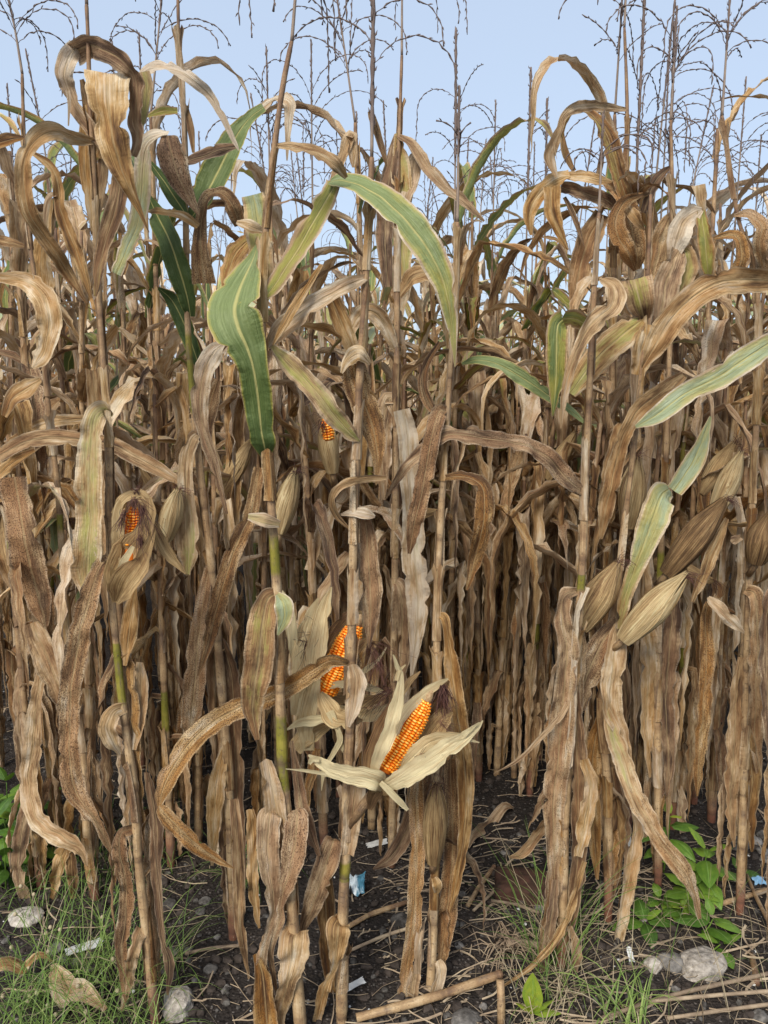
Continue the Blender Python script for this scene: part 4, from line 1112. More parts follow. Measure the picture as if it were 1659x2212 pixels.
R1 = hero('tall plant at upper right with leaves curling in high hoops', 2.25,
     [(1400, 1800), (1395, 1500), (1385, 1100), (1372, 800), (1362, 560), (1352, 380), (1355, 240), (1349, 60)], [
    ('grey', [(1356, 238, 7), (1324, 233, 12, -.02, 30), (1286, 229, 17, -.04, 40), (1245, 232, 18, -.06, 40), (1219, 249, 14, -.07, 20), (1209, 276, 14, -.07), (1196, 310, 23, -.06, 10), (1187, 341, 25, -.05), (1201, 382, 6, -.05)], {'label': 'leaf curled over in a hoop'}),
    ('olive', [(1213, 297, 6), (1220, 262, 13, 0, 20), (1240, 244, 19, -.02, 40), (1270, 243, 20, -.04, 40), (1292, 262, 27, -.05, 15), (1311, 293, 35, -.05), (1324, 331, 36, -.05), (1337, 379, 34, -.04), (1352, 426, 30, -.03), (1369, 470, 10)], {'label': 'broad leaf curled over in a hoop'}),
    ('brown', [(1212, 268, 6), (1220, 331, 15), (1240, 370, 10)]),
    ([('tan'), ('tan', 'brown')], [[(1147, 508, 6), (1144, 458, 28, 0, 10), (1166, 417, 32), (1197, 391, 35, -.02, 25), (1231, 378, 24, -.03, 40)], [(1190, 404, 36, -.04), (1192, 458, 35, -.05, 10), (1208, 500, 22, -.05), (1227, 540, 3, -.05)]]),
    ('grey', [(1227, 379, 16), (1267, 385, 29, -.04, 20), (1305, 392, 16, -.04), (1323, 393, 3, -.04)]),
    ('brown', [(1211, 404, 22), (1260, 417, 32, -.01, 15), (1311, 433, 31), (1333, 453, 14)]),
    ('rust', [(1308, 394, 16), (1340, 420, 40, -.03, 15), (1356, 460, 47, -.04), (1374, 537, 45, -.03, 10), (1377, 582, 10)]),
    ('brown', [(1300, 462, 34), (1270, 520, 52, 0, 10), (1248, 600, 46), (1238, 668, 10)], {'dy': .03}),
    ('dark', [(1219, 426, 8), (1240, 470, 13), (1262, 533, 2)]),
    ('spot', [(1403, 418, 5), (1375, 424, 13, -.03, 20), (1348, 438, 25, -.05, 20), (1330, 475, 37, -.06), (1335, 510, 41, -.06), (1355, 545, 36, -.05), (1372, 584, 8)], {'dy': -.05}),
    ('grey', [(1350, 438, 8), (1370, 470, 27, -.03), (1392, 497, 3)], {'dy': -.06}),
    ('dark', [(1451, 358, 4), (1430, 375, 17), (1410, 402, 23, 0, 10), (1389, 460, 14)], {'dy': .05}),
    ('brown', [(1300, 330, 10), (1296, 360, 12), (1288, 400, 10)]),
     ], r0=.012, r1=.0035, tassel=dict(h=.3, n=6, L=.25, droop=11))

R5 = hero('maize plant at right holding two slanting closed ears', 2.05,
     [(1422, 1870), (1420, 1500), (1424, 1300), (1430, 1150), (1440, 950), (1448, 700), (1453, 480), (1449, 260)], [
    ('tan', [(1470, 532, 14), (1457, 562, 48, -.02, 15), (1438, 616, 58, -.03), (1428, 679, 52, -.03, 10), (1424, 745, 30)], {'label': 'upright straw-coloured leaf'}),
    ('mix', [(1472, 536, 14), (1487, 552, 32, -.01, 20), (1480, 600, 38), (1464, 655, 8)]),
    ('amber', [(1454, 459, 12), (1434, 500, 45, -.01, 15), (1422, 550, 52), (1409, 605, 40), (1404, 650, 10)], {'dy': .05}),
    ('pale', [(1516, 453, 10), (1498, 461, 36, -.01, 25), (1475, 482, 48, -.02), (1462, 520, 46, -.02), (1449, 575, 14)]),
    ('yel', [(1514, 456, 18), (1520, 500, 35, -.02, 10), (1527, 560, 33, -.02), (1531, 615, 6)]),
    ('pale', [(1507, 400, 28), (1510, 430, 28, 0, 20), (1518, 456, 14)], {'dy': .05}),
    ('brown', [(1440, 1250, 14), (1452, 1300, 40, 0, 15), (1446, 1400, 44), (1438, 1520, 40, 0, 15), (1444, 1640, 30), (1440, 1720, 6)], {'ruf': .007}),
    ('tan', [(1400, 1290, 14), (1398, 1360, 40, -.02, 15), (1402, 1450, 42), (1396, 1560, 36, 0, 15), (1404, 1680, 5)], {'ruf': .006}),
     ], r0=.012, r1=.0035, greens=[(1190, 1240)], tassel=dict(h=.26, n=9, L=.28, droop=10))

R6 = hero('maize plant near the right edge with a short closed ear at the border', 1.95,
     [(1600, 1925), (1606, 1700), (1612, 1450), (1620, 1200), (1632, 950), (1640, 750), (1630, 560), (1596, 480), (1560, 250)], [
    ('spot', [(1541, 515, 6), (1575, 508, 21, -.02, 20), (1597, 520, 28, -.04, 10), (1601, 560, 32, -.04), (1586, 600, 31, -.03), (1566, 628, 8)]),
    ('spot', [(1586, 465, 6), (1620, 465, 23, -.02, 20), (1646, 490, 32, -.04, 10), (1641, 530, 32, -.04), (1652, 585, 20)]),
    ('tan', [(1570, 1120, 10), (1548, 1170, 26, -.03, 15), (1520, 1240, 30, -.03), (1495, 1300, 8, -.02)], {'ruf': .002}),
    ('tan', [(1600, 1160, 14), (1580, 1170, 24, -.03)]),
    ('tan', [(1530, 1290, 8), (1548, 1310, 30, -.03, 20), (1580, 1340, 30, -.03), (1608, 1368, 4, -.02)]),
    ('amber', [(1610, 1275, 16), (1632, 1290, 40, -.03, 15), (1636, 1380, 44, -.03), (1634, 1480, 46, -.03, 10), (1630, 1580, 40), (1640, 1680, 12)], {'ruf': .006}),
    ('tan', [(1600, 1420, 14), (1590, 1500, 40, 0, 15), (1586, 1620, 42), (1578, 1740, 30, 0, 15), (1586, 1830, 5)], {'ruf': .007}),
    ('brown', [(1612, 1560, 14), (1624, 1660, 38, 0, 15), (1618, 1760, 34), (1624, 1840, 5)], {'ruf': .007}),
    ('spot', [(1530, 1300, 14), (1524, 1330, 30, 0, 15), (1526, 1420, 34), (1518, 1540, 36, 0, 15), (1508, 1660, 26), (1506, 1720, 4)], {'dy': .05, 'ruf': .006}),
     ], r0=.012, r1=.0035, tassel=dict(h=.28, n=9, L=.28, droop=10))

R7 = hero('maize plant cut by the right edge, sending long leaves into view', 1.75,
     [(1720, 2060), (1715, 1700), (1712, 1300), (1706, 900), (1700, 600), (1696, 300)], [
    ('tan', [(1700, 612, 20), (1665, 607, 40, -.02, 25), (1600, 605, 51, -.05, 25), (1555, 610, 54, -.06, 15), (1500, 640, 58, -.07), (1450, 690, 58, -.07), (1418, 742, 48, -.06), (1388, 795, 10, -.05)], {'label': 'broad brownish leaf reaching in from the right', 'ruf': .003}),
    ('sage', [(1700, 722, 20), (1665, 740, 46, -.03, 15), (1610, 775, 53, -.05), (1550, 815, 51, -.06, 10), (1480, 850, 46, -.06), (1420, 895, 41, -.06), (1373, 922, 8, -.05)], {'label': 'pale green striped leaf reaching in from the right'}),
    ('amber', [(1700, 1250, 14), (1662, 1290, 36, -.02, 15), (1655, 1400, 40), (1660, 1540, 36), (1666, 1660, 8)], {'ruf': .006}),
     ], r0=.012, r1=.004)

# ------------------------------------------------------------------ ears
HT = {'pale': (0, .86, .12, 0), 'tan': (0, .5, .35, 0), 'cream': (.35, 1.05, .15, 0), 'brown': (0, .2, .6, 0), 'straw': (.2, .66, .2, 0)}


def add_ear(pl, p0, p1, w, Y, tone='tan', silk=True, n_h=6, dy=0.0, label=None, tip_out=0.0):
    t, base = pl
    A = unp(*p0, Y + .01); B = unp(*p1, Y + dy)
    R = w / 2 / F * Y
    parts = ear_geo(A, B, R, rng, HT[tone], n_h, 14, 8, 1.15)
    ear = parts[0].build('ear', M_HUSK, t, base)
    if label: ear['label'] = label
    for q in parts[1:]: q.build('husk_leaf', M_HUSK, ear, base)
    d = unit(B - A)
    if silk: silk_geo(rng, B - d * .006, d + np.array((0, -.2, -.4)), 22, .045, .5, .0006).build('silk', M_SILK, ear, base)
    sh = Geo(); tube(sh, [A - d * .03 - np.array((0, -.02, .01)), A - d * .01, A + d * .012], [.008, .009, .010], (0, .4, 0, 0), 7)
    sh.build('shank', M_STALK, ear, base)
    return ear


add_ear(S6, (1347, 1382), (1484, 1240), 64, 1.82, 'straw', dy=-.04)
add_ear(S7, (1258, 1356), (1336, 1212), 66, 1.84, 'tan', dy=-.02)
add_ear(R5, (1440, 1240), (1570, 1074), 60, 1.93, 'brown', dy=-.03)
add_ear(R5, (1358, 1140), (1377, 985), 56, 2.05, 'tan')
add_ear(R5, (1545, 1110), (1602, 975), 46, 2.1, 'straw', dy=.02)
add_ear(R6, (1632, 1215), (1664, 1110), 62, 1.9, 'brown', dy=-.02)
add_ear(S5, (936, 1862), (943, 1690), 54, 1.62, 'tan', dy=-.02)
add_ear(S3, (604, 1150), (639, 1015), 46, 1.72, 'straw')
add_ear(S2, (358, 1165), (387, 1054), 46, 1.8, 'straw')
add_ear(S8, (719, 1022), (700, 898), 42, 2.2, 'straw')

KERN = None


def kernel_mesh():
    g = Geo()
    rings = [(1.0, 0.0, .0), (1.02, .35, .0), (.86, .75, .35), (.5, 1.0, .8), (.2, 1.02, 1.0)]
    k = 10
    V, L = [], []
    for rad, z, c in rings:
        for j in range(k):
            a = 2 * math.pi * j / k
            x, y = math.cos(a), math.sin(a)
            sq = 1 / max(abs(x), abs(y)) ** .45
            V.append((x * rad * sq * .5, y * rad * sq * .5, z)); L.append((0, 0, c))
    f = grid_faces(len(rings), k)
    f = [(i * k + j, i * k + (j + 1) % k, (i + 1) * k + (j + 1) % k, (i + 1) * k + j) for i in range(len(rings) - 1) for j in range(k)]
    f.append(tuple((len(rings) - 1) * k + j for j in range(k)))
    g.add(V, f, (0, 0, 0, 0), L)
    return g.mesh('kernel', M_KERNEL)


def open_ear(pl, p0, p1, w, Y, dy=0.0, rows=15, n=28, span=105, t0=0.0, t1=1.0, label=None, tipcore=True):
    """cob with separate kernels on the side that is not covered by husk"""
    global KERN
    KERN = KERN or kernel_mesh()
    t, base = pl
    A = unp(*p0, Y); B = unp(*p1, Y + dy)
    T = unit(B - A); Ln = np.linalg.norm(B - A); R = w / 2 / F * Y
    mid = (A + B) / 2
    toc = unit(CAMP - mid); nrm = unit(toc - T * toc.dot(T)); side = np.cross(T, nrm)
    prof = lambda s: R * (.86 + .14 * math.sin(min(1, s * 2.2) * math.pi / 2)) * (1 - .42 * max(0, (s - .62) / .38) ** 2)
    g = Geo()
    ss = np.linspace(-.04, 1.0, 16)
    tube(g, [A + T * Ln * s for s in ss], [prof(max(0, s)) - .0062 for s in ss], (0, .4, 0, 0), 16)
    ear = g.build('ear', M_COB, t, base)
    if label: ear['label'] = label
    g = Geo(); tube(g, [B, B + T * .012, B + T * .026], [prof(1) - .004, prof(1) * .62, .004], (0, .5, 0, 0), 10)
    g.build('cob_tip', M_COBTIP, ear, base)
    pitch = Ln / n
    cnt = 0
    for k in range(rows):
        a = 2 * math.pi * k / rows + .12
        a = (a + math.pi) % (2 * math.pi) - math.pi
        if abs(math.degrees(a)) > span: continue
        for i in range(n):
            s = (i + .5 + .25 * (k % 2)) / n
            if not t0 <= s <= t1: continue
            sh = .03 * math.sin(i * .9 + k) + .02 * math.sin(s * 5 + k * 2)
            rr = prof(s)
            z = nrm * math.cos(a + sh * .6) + side * math.sin(a + sh * .6)
            x = np.cross(T, z)
            wx = 2 * math.pi * rr / rows * rng.uniform(.86, 1.04); wy = pitch * rng.uniform(.84, 1.04); hz = .0072 * rng.uniform(.84, 1.10)
            if s > .93: hz *= .7
            p = A + T * Ln * s + z * (rr - .0066) - base
            o = link('kernel', KERN, ear)
            o.matrix_local = Matrix(((x[0] * wx, T[0] * wy, z[0] * hz, p[0]), (x[1] * wx, T[1] * wy, z[1] * hz, p[1]), (x[2] * wx, T[2] * wy, z[2] * hz, p[2]), (0, 0, 0, 1)))
            cnt += 1
    return ear, A, B, T


def peel(pl, ear, pts, tone, Y, fold=.25, ruf=.002, name='husk_leaf'):
    t, base = pl
    g = Geo()
    q = np.array([(tuple(p) + (0, 0))[:5] if len(p) < 5 else p for p in pts], float)
    c = crom(q, 5)
    P = np.array([unp(a[0], a[1], Y + a[3]) for a in c])
    d2 = np.gradient(c[:, :2], axis=0); d2 /= (np.linalg.norm(d2, axis=1)[:, None] + 1e-9)
    ca, sa = np.cos(np.radians(c[:, 4])), np.sin(np.radians(c[:, 4]))
    A = (RIGHT[None] * d2[:, 1:2] + UP[None] * d2[:, 0:1]) * ca[:, None] + FWD[None] * sa[:, None]
    W = np.maximum(c[:, 2], 1.2) / F * (Y + c[:, 3]) / np.maximum(np.abs(ca), .35) / math.cos(fold * .8)
    strip(g, P, A, W, np.array(HT[tone]), fold, ruf, rng.random(), 10, .035, .13, .003)
    return g.build(name, M_HUSK, ear, base)


# the peeled ear in the middle
eA, a0, a1, aT = open_ear(S4, (831, 1657), (920, 1514), 62, 1.50, dy=.035, rows=15, n=27, span=100, label='orange ear with its husk peeled wide open')
for tn, pts, fo in (
    ('cream', [(832, 1700, 30, .0), (818, 1686, 46, -.03), (790, 1676, 50, -.04, 10), (755, 1672, 46, -.04), (720, 1662, 38, -.03, 15), (690, 1646, 24, -.02), (666, 1631, 4, -.01)], .2),
    ('cream', [(760, 1684, 12, -.035), (700, 1671, 10, -.03), (655, 1664, 7, -.03), (617, 1661, 2, -.03)], .2),
    ('cream', [(815, 1690, 10, .0), (812, 1655, 22, -.03, 20), (826, 1616, 34, -.05, 10), (840, 1580, 36, -.05), (853, 1540, 34, -.045, 10), (862, 1500, 24, -.04), (866, 1460, 14, -.03), (858, 1437, 11, -.03, 30), (849, 1414, 3, -.03)], .3),
    ('pale', [(838, 1640, 14, .02), (854, 1575, 24, .0, 20), (880, 1532, 26, .01), (912, 1502, 24, .03, 10), (945, 1478, 16, .045), (968, 1466, 4, .05)], .3),
    ('cream', [(826, 1700, 16, -.01), (850, 1690, 34, -.035), (888, 1668, 50, -.05, 10), (925, 1646, 54, -.055), (965, 1618, 44, -.055, 15), (1005, 1590, 28, -.05), (1030, 1571, 14, -.05), (1043, 1556, 3, -.05)], .3),
    ('pale', [(840, 1690, 10, .0), (880, 1645, 34, -.01, 10), (925, 1604, 40, .0), (965, 1592, 26, -.02), (1000, 1588, 12, -.03)], .25),
    ('tan', [(845, 1680, 14, .04), (890, 1635, 54, .045, 10), (930, 1580, 62, .05), (960, 1546, 44, .05), (978, 1538, 8, .05)], .2),
    ('brown', [(905, 1560, 20, .06), (930, 1522, 44, .065), (950, 1490, 36, .07), (966, 1468, 14, .07)], .3),
    ('cream', [(822, 1690, 10, -.035), (840, 1708, 15, -.045), (862, 1730, 16, -.05), (881, 1750, 8, -.05)], .15),
    ('brown', [(800, 1690, 26, .02), (800, 1640, 40, .03), (822, 1580, 40, .04), (845, 1530, 26, .045), (858, 1500, 5, .05)], .3),
    ('tan', [(818, 1712, 26, .0), (824, 1690, 40, -.01), (832, 1668, 40, .02)], .8),
    ('cream', [(985, 1604, 14, -.054), (1012, 1598, 9, -.05), (1036, 1604, 2, -.045)], .2),
    ('cream', [(1000, 1588, 16, -.056), (1020, 1572, 9, -.055), (1036, 1560, 2, -.06)], .2),
    ('pale', [(856, 1470, 10, -.035), (862, 1450, 9, -.03), (876, 1436, 3, -.02)], .3),
    ('tan', [(870, 1500, 8, .02), (886, 1470, 14, .03), (908, 1450, 3, .04)], .3),
    ('cream', [(668, 1650, 8, -.02), (676, 1640, 14, -.025), (690, 1640, 12, -.03)], .3),
    ('brown', [(798, 1748, 12, .02), (805, 1722, 26, .01), (816, 1700, 34, .0)], .6),
): peel(S4, eA, pts, tn, 1.50, fo)
_, bS4 = S4
silk_geo(rng, unp(956, 1484, 1.545), (.02, -.1, -.5), 90, .055, .35, .0009).build('silk', M_SILK, eA, bS4)
silk_geo(rng, unp(950, 1560, 1.53), (.3, 0, .1), 16, .09, .8, .0004, .4).build('silk', M_SILK, eA, bS4)
silk_geo(rng, unp(900, 1640, 1.47), (.5, 0, .3), 14, .09, .6, .0004, .4).build('silk', M_SILK, eA, bS4)
g = Geo(); tube(g, [unp(752, 1790, 1.57), unp(785, 1740, 1.54), unp(815, 1705, 1.52), unp(830, 1668, 1.505)], [.009, .011, .013, .012], (0, .35, 0, 0), 8)
g.build('shank', M_STALK, eA, bS4)

# the second opened ear, behind the central stalk
eB, b0, b1, bT = open_ear(S3, (703, 1494), (770, 1350), 60, 1.66, dy=.02, rows=15, n=27, span=100, label='orange ear half open behind the stalk')
for tn, pts, fo in (
    ('pale', [(676, 1500, 18, -.02), (680, 1440, 44, -.045, 10), (690, 1370, 42, -.05), (702, 1310, 30, -.04), (716, 1268, 4, -.03)], .3),
    ('pale', [(650, 1545, 40, .0), (650, 1470, 46, -.02, 10), (658, 1390, 44, -.02), (674, 1330, 34, -.01), (688, 1292, 6, .0)], .25),
    ('cream', [(640, 1430, 18, .0), (632, 1390, 24, -.02), (630, 1340, 26, -.03, 20), (620, 1300, 18, -.03), (609, 1276, 5, -.02)], .3),
    ('pale', [(664, 1620, 30, .0), (662, 1560, 44, -.02, 10), (672, 1500, 42, -.03), (682, 1462, 24, -.04)], .3),
    ('straw', [(692, 1496, 14, -.04), (704, 1520, 40, -.06, 10), (724, 1548, 50, -.07), (752, 1556, 34, -.07, 20), (784, 1556, 4, -.07)], .25),
    ('cream', [(712, 1536, 20, -.07), (728, 1572, 14, -.075), (735, 1598, 15, -.075), (716, 1634, 12, -.07), (700, 1662, 12, -.07), (694, 1708, 2, -.07)], .4),
    ('cream', [(730, 1580, 10, -.07), (738, 1612, 11, -.07), (758, 1648, 3, -.065)], .3),
    ('cream', [(712, 1480, 14, -.02), (745, 1478, 20, -.03, 10), (795, 1484, 18, -.02), (836, 1498, 5, -.01)], .25),
    ('pale', [(690, 1520, 18, .0), (730, 1536, 32, .01, 10), (780, 1544, 34, .02), (815, 1538, 26, .03), (842, 1520, 4, .04)], .25),
    ('tan', [(700, 1500, 16, .03), (745, 1510, 30, .04), (800, 1512, 26, .05), (840, 1500, 6, .05)], .25),
    ('cream', [(618, 1577, 3, -.03), (650, 1560, 18, -.04), (690, 1556, 24, -.05, 20), (715, 1552, 14, -.06)], .3),
    ('straw', [(636, 1620, 34, .01), (655, 1596, 44, .0, 10), (690, 1574, 34, .0), (716, 1562, 16, -.01)], .2),
    ('tan', [(710, 1490, 20, .05), (740, 1420, 56, .055), (768, 1360, 50, .06), (782, 1320, 8, .06)], .2),
    ('brown', [(700, 1420, 18, .03), (722, 1372, 34, .045), (750, 1335, 30, .05), (775, 1318, 6, .05)], .3),
    ('tan', [(770, 1410, 10, -.03), (782, 1392, 20, -.04), (795, 1378, 5, -.04)], .3),
    ('cream', [(766, 1462, 8, .0), (790, 1446, 12, .0), (815, 1428, 8, .0), (835, 1398, 2, .0)], .3),
): peel(S3, eB, pts, tn, 1.66, fo)
_, bS3 = S3
for p, d, nn, LL in (((795, 1385), (.25, 0, -.5), 40, .10), ((815, 1430), (.1, 0, -.6), 30, .06), ((845, 1490), (-.6, 0, -.15), 40, .09), ((660, 1385), (-.2, 0, -.3), 18, .09), ((700, 1370), (-.2, 0, .1), 14, .06)):
    silk_geo(rng, unp(*p, 1.63), d, nn, LL, .55, .0005, .5).build('silk', M_SILK, eB, bS3)

# the ear at left whose husk has opened only at the top
eC, c0, c1, cT = open_ear(S1, (279, 1215), (288, 1096), 44, 1.475, dy=.02, rows=13, n=20, span=75, t0=.3, t1=1.0, label='ear with kernels showing through the torn husk tip')
for tn, pts, fo in (
    ('tan', [(250, 1302, 14, .02), (262, 1250, 74, -.0, 5), (288, 1196, 80, -.02), (312, 1150, 46, -.04, 10), (326, 1110, 26, -.035), (322, 1076, 12, -.02)], .5),
    ('straw', [(243, 1290, 10, .02), (250, 1240, 24, -.005), (258, 1180, 30, -.02, 15), (256, 1120, 28, -.03), (262, 1090, 22, -.02), (276, 1070, 8, .0)], .5),
    ('tan', [(252, 1300, 16, .0), (272, 1262, 66, -.03, 8), (300, 1222, 58, -.045), (322, 1180, 26, -.05), (334, 1140, 8, -.04)], .45),
    ('brown', [(262, 1240, 40, .05), (280, 1160, 76, .055), (290, 1100, 66, .055), (296, 1062, 22, .05)], .2),
    ('straw', [(250, 1112, 20, -.015), (266, 1084, 26, -.02, 20), (286, 1070, 24, -.01), (304, 1068, 10, .0)], .4),
    ('tan', [(300, 1066, 22, .01), (314, 1082, 26, -.01, 15), (326, 1108, 18, -.02)], .3),
    ('tan', [(330, 1125, 10, .0), (344, 1160, 26, -.01), (368, 1200, 24, -.01), (402, 1240, 3, -.01)], .3),
    ('cream', [(246, 1260, 12, -.02), (268, 1215, 18, -.045), (288, 1180, 10, -.05)], .3),
): peel(S1, eC, pts, tn, 1.49, fo)
_, bS1 = S1
for p, d, nn, LL in (((268, 1106), (-.25, -.3, -.8), 26, .05), ((306, 1096), (.25, -.3, -.8), 44, .07), ((290, 1078), (.1, -.4, -.3), 30, .035), ((296, 1064), (0, 0, .6), 16, .02), ((304, 1160), (.1, -.3, -.8), 30, .05)):
    silk_geo(rng, unp(*p, 1.455), d, nn, LL, .4, .0006, .6).build('silk', M_SILK, eC, bS1)
# kernels just visible at the tip of a far ear
eD, *_ = open_ear(S8, (710, 950), (704, 905), 30, 2.1, rows=11, n=8, span=80, label='small ear tip with orange kernels')
silk_geo(rng, unp(697, 912, 2.08), (-.2, -.2, -.6), 24, .04, .4, .0007, .6).build('silk', M_SILK, eD, S8[1])
# ------------------------------------------------------------------ tasselled plants standing out against the sky
def auto_plant(x, ytop, Y, label, th=.45, nb=10, L=.27, droop=9, lean=0.0, thick=1.0, zl=None):
    """free-standing plant whose tassel tip shows at picture position x, ytop"""
    tip = unp(x, ytop, Y)
    zt = tip[2] - th
    bx = tip[0] - lean
    t = thing('maize_plant', label, 'maize plant', (bx, Y, ground_z(bx, Y)), 'tasselled maize plants standing against the sky')
    base = np.array((bx, Y, ground_z(bx, Y)))
    P = crom([base - (0, 0, .03), base + (lean * .15, 0, zt * .4), base + (lean * .5, 0, zt * .75), (tip[0] - lean * .1, Y, zt)], 5)
    g = Geo(); stalk_geo(g, P, np.linspace(.012, .0032, len(P)), bright=rng.uniform(.4, .6), red_to=.15, sides=7)
    g.build('stalk', M_STALK, t, base)
    for sg in sheaths(P, np.linspace(.012, .0032, len(P)), rng): sg.build('leaf_sheath', M_LEAF, t, base)
    az = rng.uniform(0, 6.28); z = .2; i = 0
    zmax = zl or zt - rng.uniform(.10, .28)
    while z < zmax:
        p = [np.interp(z + base[2], P[:, 2], P[:, c]) for c in range(3)]
        gen_leaf(rng, p, az + math.pi * (i % 2) + rng.uniform(-.7, .7), min(.98, z / max(zmax, 1.9)), 2 if Y < 3.4 else 1, .14).build('leaf', M_LEAF, t, base)
        z += rng.uniform(.12, .17); i += 1
    bs, brs = gen_tassel(rng, P[-1], th, nb, L, droop, 2, (lean * .1, 0), thick, .5 if thick < 1.3 else .3)
    o = bs.build('tassel', M_TASSEL, t, base)
    for q in brs: q.build('tassel_branch', M_TASSEL, o, base)
    return t


for a in (
    (242, 88, 2.75, 'tasselled plant just behind the pair of tall left stalks', .40, 9, .2, 9, .03),
    (575, 100, 2.6, 'plant with a sparse drooping tassel left of the central stalk', .42, 11, .26, 9, -.02),
    (672, 85, 2.7, 'plant with the bushiest tassel, branches hanging like threads', .5, 15, .34, 10, .03),
    (985, 60, 2.8, 'plant with a slim tassel spike tilted left against the open sky', .62, 6, .26, 9, -.05, 1.6),
    (1071, 215, 3.2, 'plant with a low wide tassel right of the slim tilted spike', .5, 12, .28, 8, .0),
    (1147, 145, 3.0, 'plant topped by a dark upright tassel spike in the middle sky', .66, 8, .25, 8, -.02, 1.6),
    (1182, 212, 3.1, 'plant with a short leaning tassel spike beside the upright dark one', .45, 3, .2, 8, -.06, 1.6),
    (1393, -15, 2.35, 'plant with a thick dark tassel spike reaching the top of the picture', .62, 4, .26, 9, -.02, 1.6),
    (1448, 80, 2.65, 'plant with a feathery tassel beside the thick dark spike', .6, 12, .36, 8, -.03),
    (1458, 45, 2.5, 'plant whose dark tassel leans far left near the right edge', .7, 7, .3, 9, -.14, 1.6),
    (1560, 210, 3.0, 'plant with a fine branching tassel near the right edge', .55, 11, .32, 8, .0),
    (1612, 165, 2.9, 'plant with a curved tassel close to the right edge', .5, 8, .28, 8, .02),
    (1645, 290, 3.2, 'plant with a tassel of upright twigs at the right edge', .5, 11, .24, 7, .01),
    (300, 70, 2.5, 'plant with long tassel threads hanging between the left stalks', .4, 12, .3, 11, .02),
    (990, 285, 2.9, 'short plant with a crooked dark tassel in front of the sky gap', .4, 3, .12, 9, .0),
    (770, 240, 3.1, 'plant with a grey tassel close behind the central stalk', .45, 10, .26, 10, -.01),
    (15, 180, 2.9, 'plant with a thin tassel at the far left edge', .5, 9, .26, 9, .0),
    (1320, 330, 3.3, 'plant with a pale tassel under the hooped leaves', .45, 10, .22, 9, .0),
): auto_plant(*a)

# ------------------------------------------------------------------ stones, brick, scraps
def rock(name, label, cat, px, py, w, mat, flat=.6, rough=.18, group=None, sub=3, sq=0.0, elong=1.0):
    p = on_ground(px, py, .0)
    s = w / F * np.linalg.norm(p - CAMP) / 2
    bm = bpy.data.meshes.new(name)
    import bmesh
    b = bmesh.new(); bmesh.ops.create_icosphere(b, subdivisions=sub, radius=1)
    o = rng.uniform(0, 99)
    for v in b.verts:
        c = v.co.copy()
        if sq: c = Vector([math.copysign(abs(q) ** (1 - sq), q) for q in c])
        d = 1 + rough * mnoise.noise(c * 1.1 + Vector((o, 0, 0))) * 1.5 + rough * .45 * mnoise.noise(c * 3.5 + Vector((0, o, 0)))
        v.co = Vector((c.x * elong, c.y, c.z * flat)) * d * s
    b.to_mesh(bm); b.free()
    bm.polygons.foreach_set('use_smooth', [rough < .25] * len(bm.polygons))
    bm.materials.append(mat)
    ob = link(name, bm)
    ob.location = (p[0], p[1], ground_z(p[0], p[1]) + s * flat * .28)
    ob.rotation_euler = (rng.uniform(-.2, .2), rng.uniform(-.2, .2), rng.uniform(0, 6.28) if elong == 1 else rng.uniform(-.4, .4))
    tag(ob, label, cat, group)
    return ob


rock('stone', 'large pale pitted stone below the right weeds', 'stone', 1514, 2085, 68, M_PALE, .6, .17, elong=1.15, sub=4, sq=.3)
rock('stone', 'rough grey stone left of the large pale pitted one', 'stone', 1410, 2090, 30, M_PALE, .8, .18, sq=.2)
rock('stone', 'brownish mossy stone between the grey and the pale stone', 'stone', 1452, 2085, 42, M_STONE, .7, .2, sq=.3)
rock('stone', 'angular pale rock beside the reddish base of the left stalk', 'stone', 385, 2170, 54, M_PALE, .9, .3, sq=.3)
rock('stone', 'big dark stone cut by the bottom edge under the broken cane', 'stone', 1006, 2212, 56, M_STONE, .5, .2)
rock('stone', 'flat pale slab half hidden in the grass at left', 'stone', 52, 1985, 50, M_PALE, .35, .2, elong=1.3)
rock('stone', 'mossy stone just left of the stalk with the closed ear', 'stone', 866, 1998, 40, M_STONE, .6, .25)
for x, y, w in ((367, 1955, 36), (445, 1950, 30), (435, 1970, 24), (455, 2088, 30), (375, 2050, 26), (407, 2049, 22), (655, 2120, 22), (120, 2046, 32), (132, 2068, 24),
                (195, 2086, 30), (192, 2060, 24), (170, 2072, 26), (1166, 1968, 28), (992, 2052, 24), (968, 2200, 24), (1132, 2137, 18), (1103, 1826, 20), (984, 2003, 18), (999, 2006, 16), (1044, 2178, 18),
                (1100, 2207, 18), (1602, 1798, 24), (1647, 1803, 26), (1647, 1838, 25), (1655, 1855, 28), (1630, 1816, 34), (820, 2155, 20), (832, 2140, 18), (850, 2180, 22),
                (560, 2160, 16), (1330, 1700, 16), (1460, 2140, 22), (1640, 2196, 34), (1586, 2110, 14), (1390, 1990, 18), (1120, 1810, 14), (1088, 1850, 15), (700, 2170, 22), (470, 2020, 16), (490, 2130, 18), (420, 2110, 15)):
    rock('pebble', 'rounded grey pebble lying on the dark soil', 'pebble', x, y, w * .8, M_STONE, .6, .24, 'rounded pebbles on the soil', 3)
rock('stone', 'mossy lump behind the round pebbles at the right edge', 'stone', 1600, 1822, 38, M_STONE, .6, .25)
rock('stone', 'yellowish rough stone at the foot of the plants, far right', 'stone', 1604, 1778, 38, M_PALE, .7, .3)
rock('brick', 'weathered reddish brick half sunk in the soil', 'brick', 1126, 1935, 78, M_BRICK, .62, .12, sub=4, sq=.62, elong=1.3)


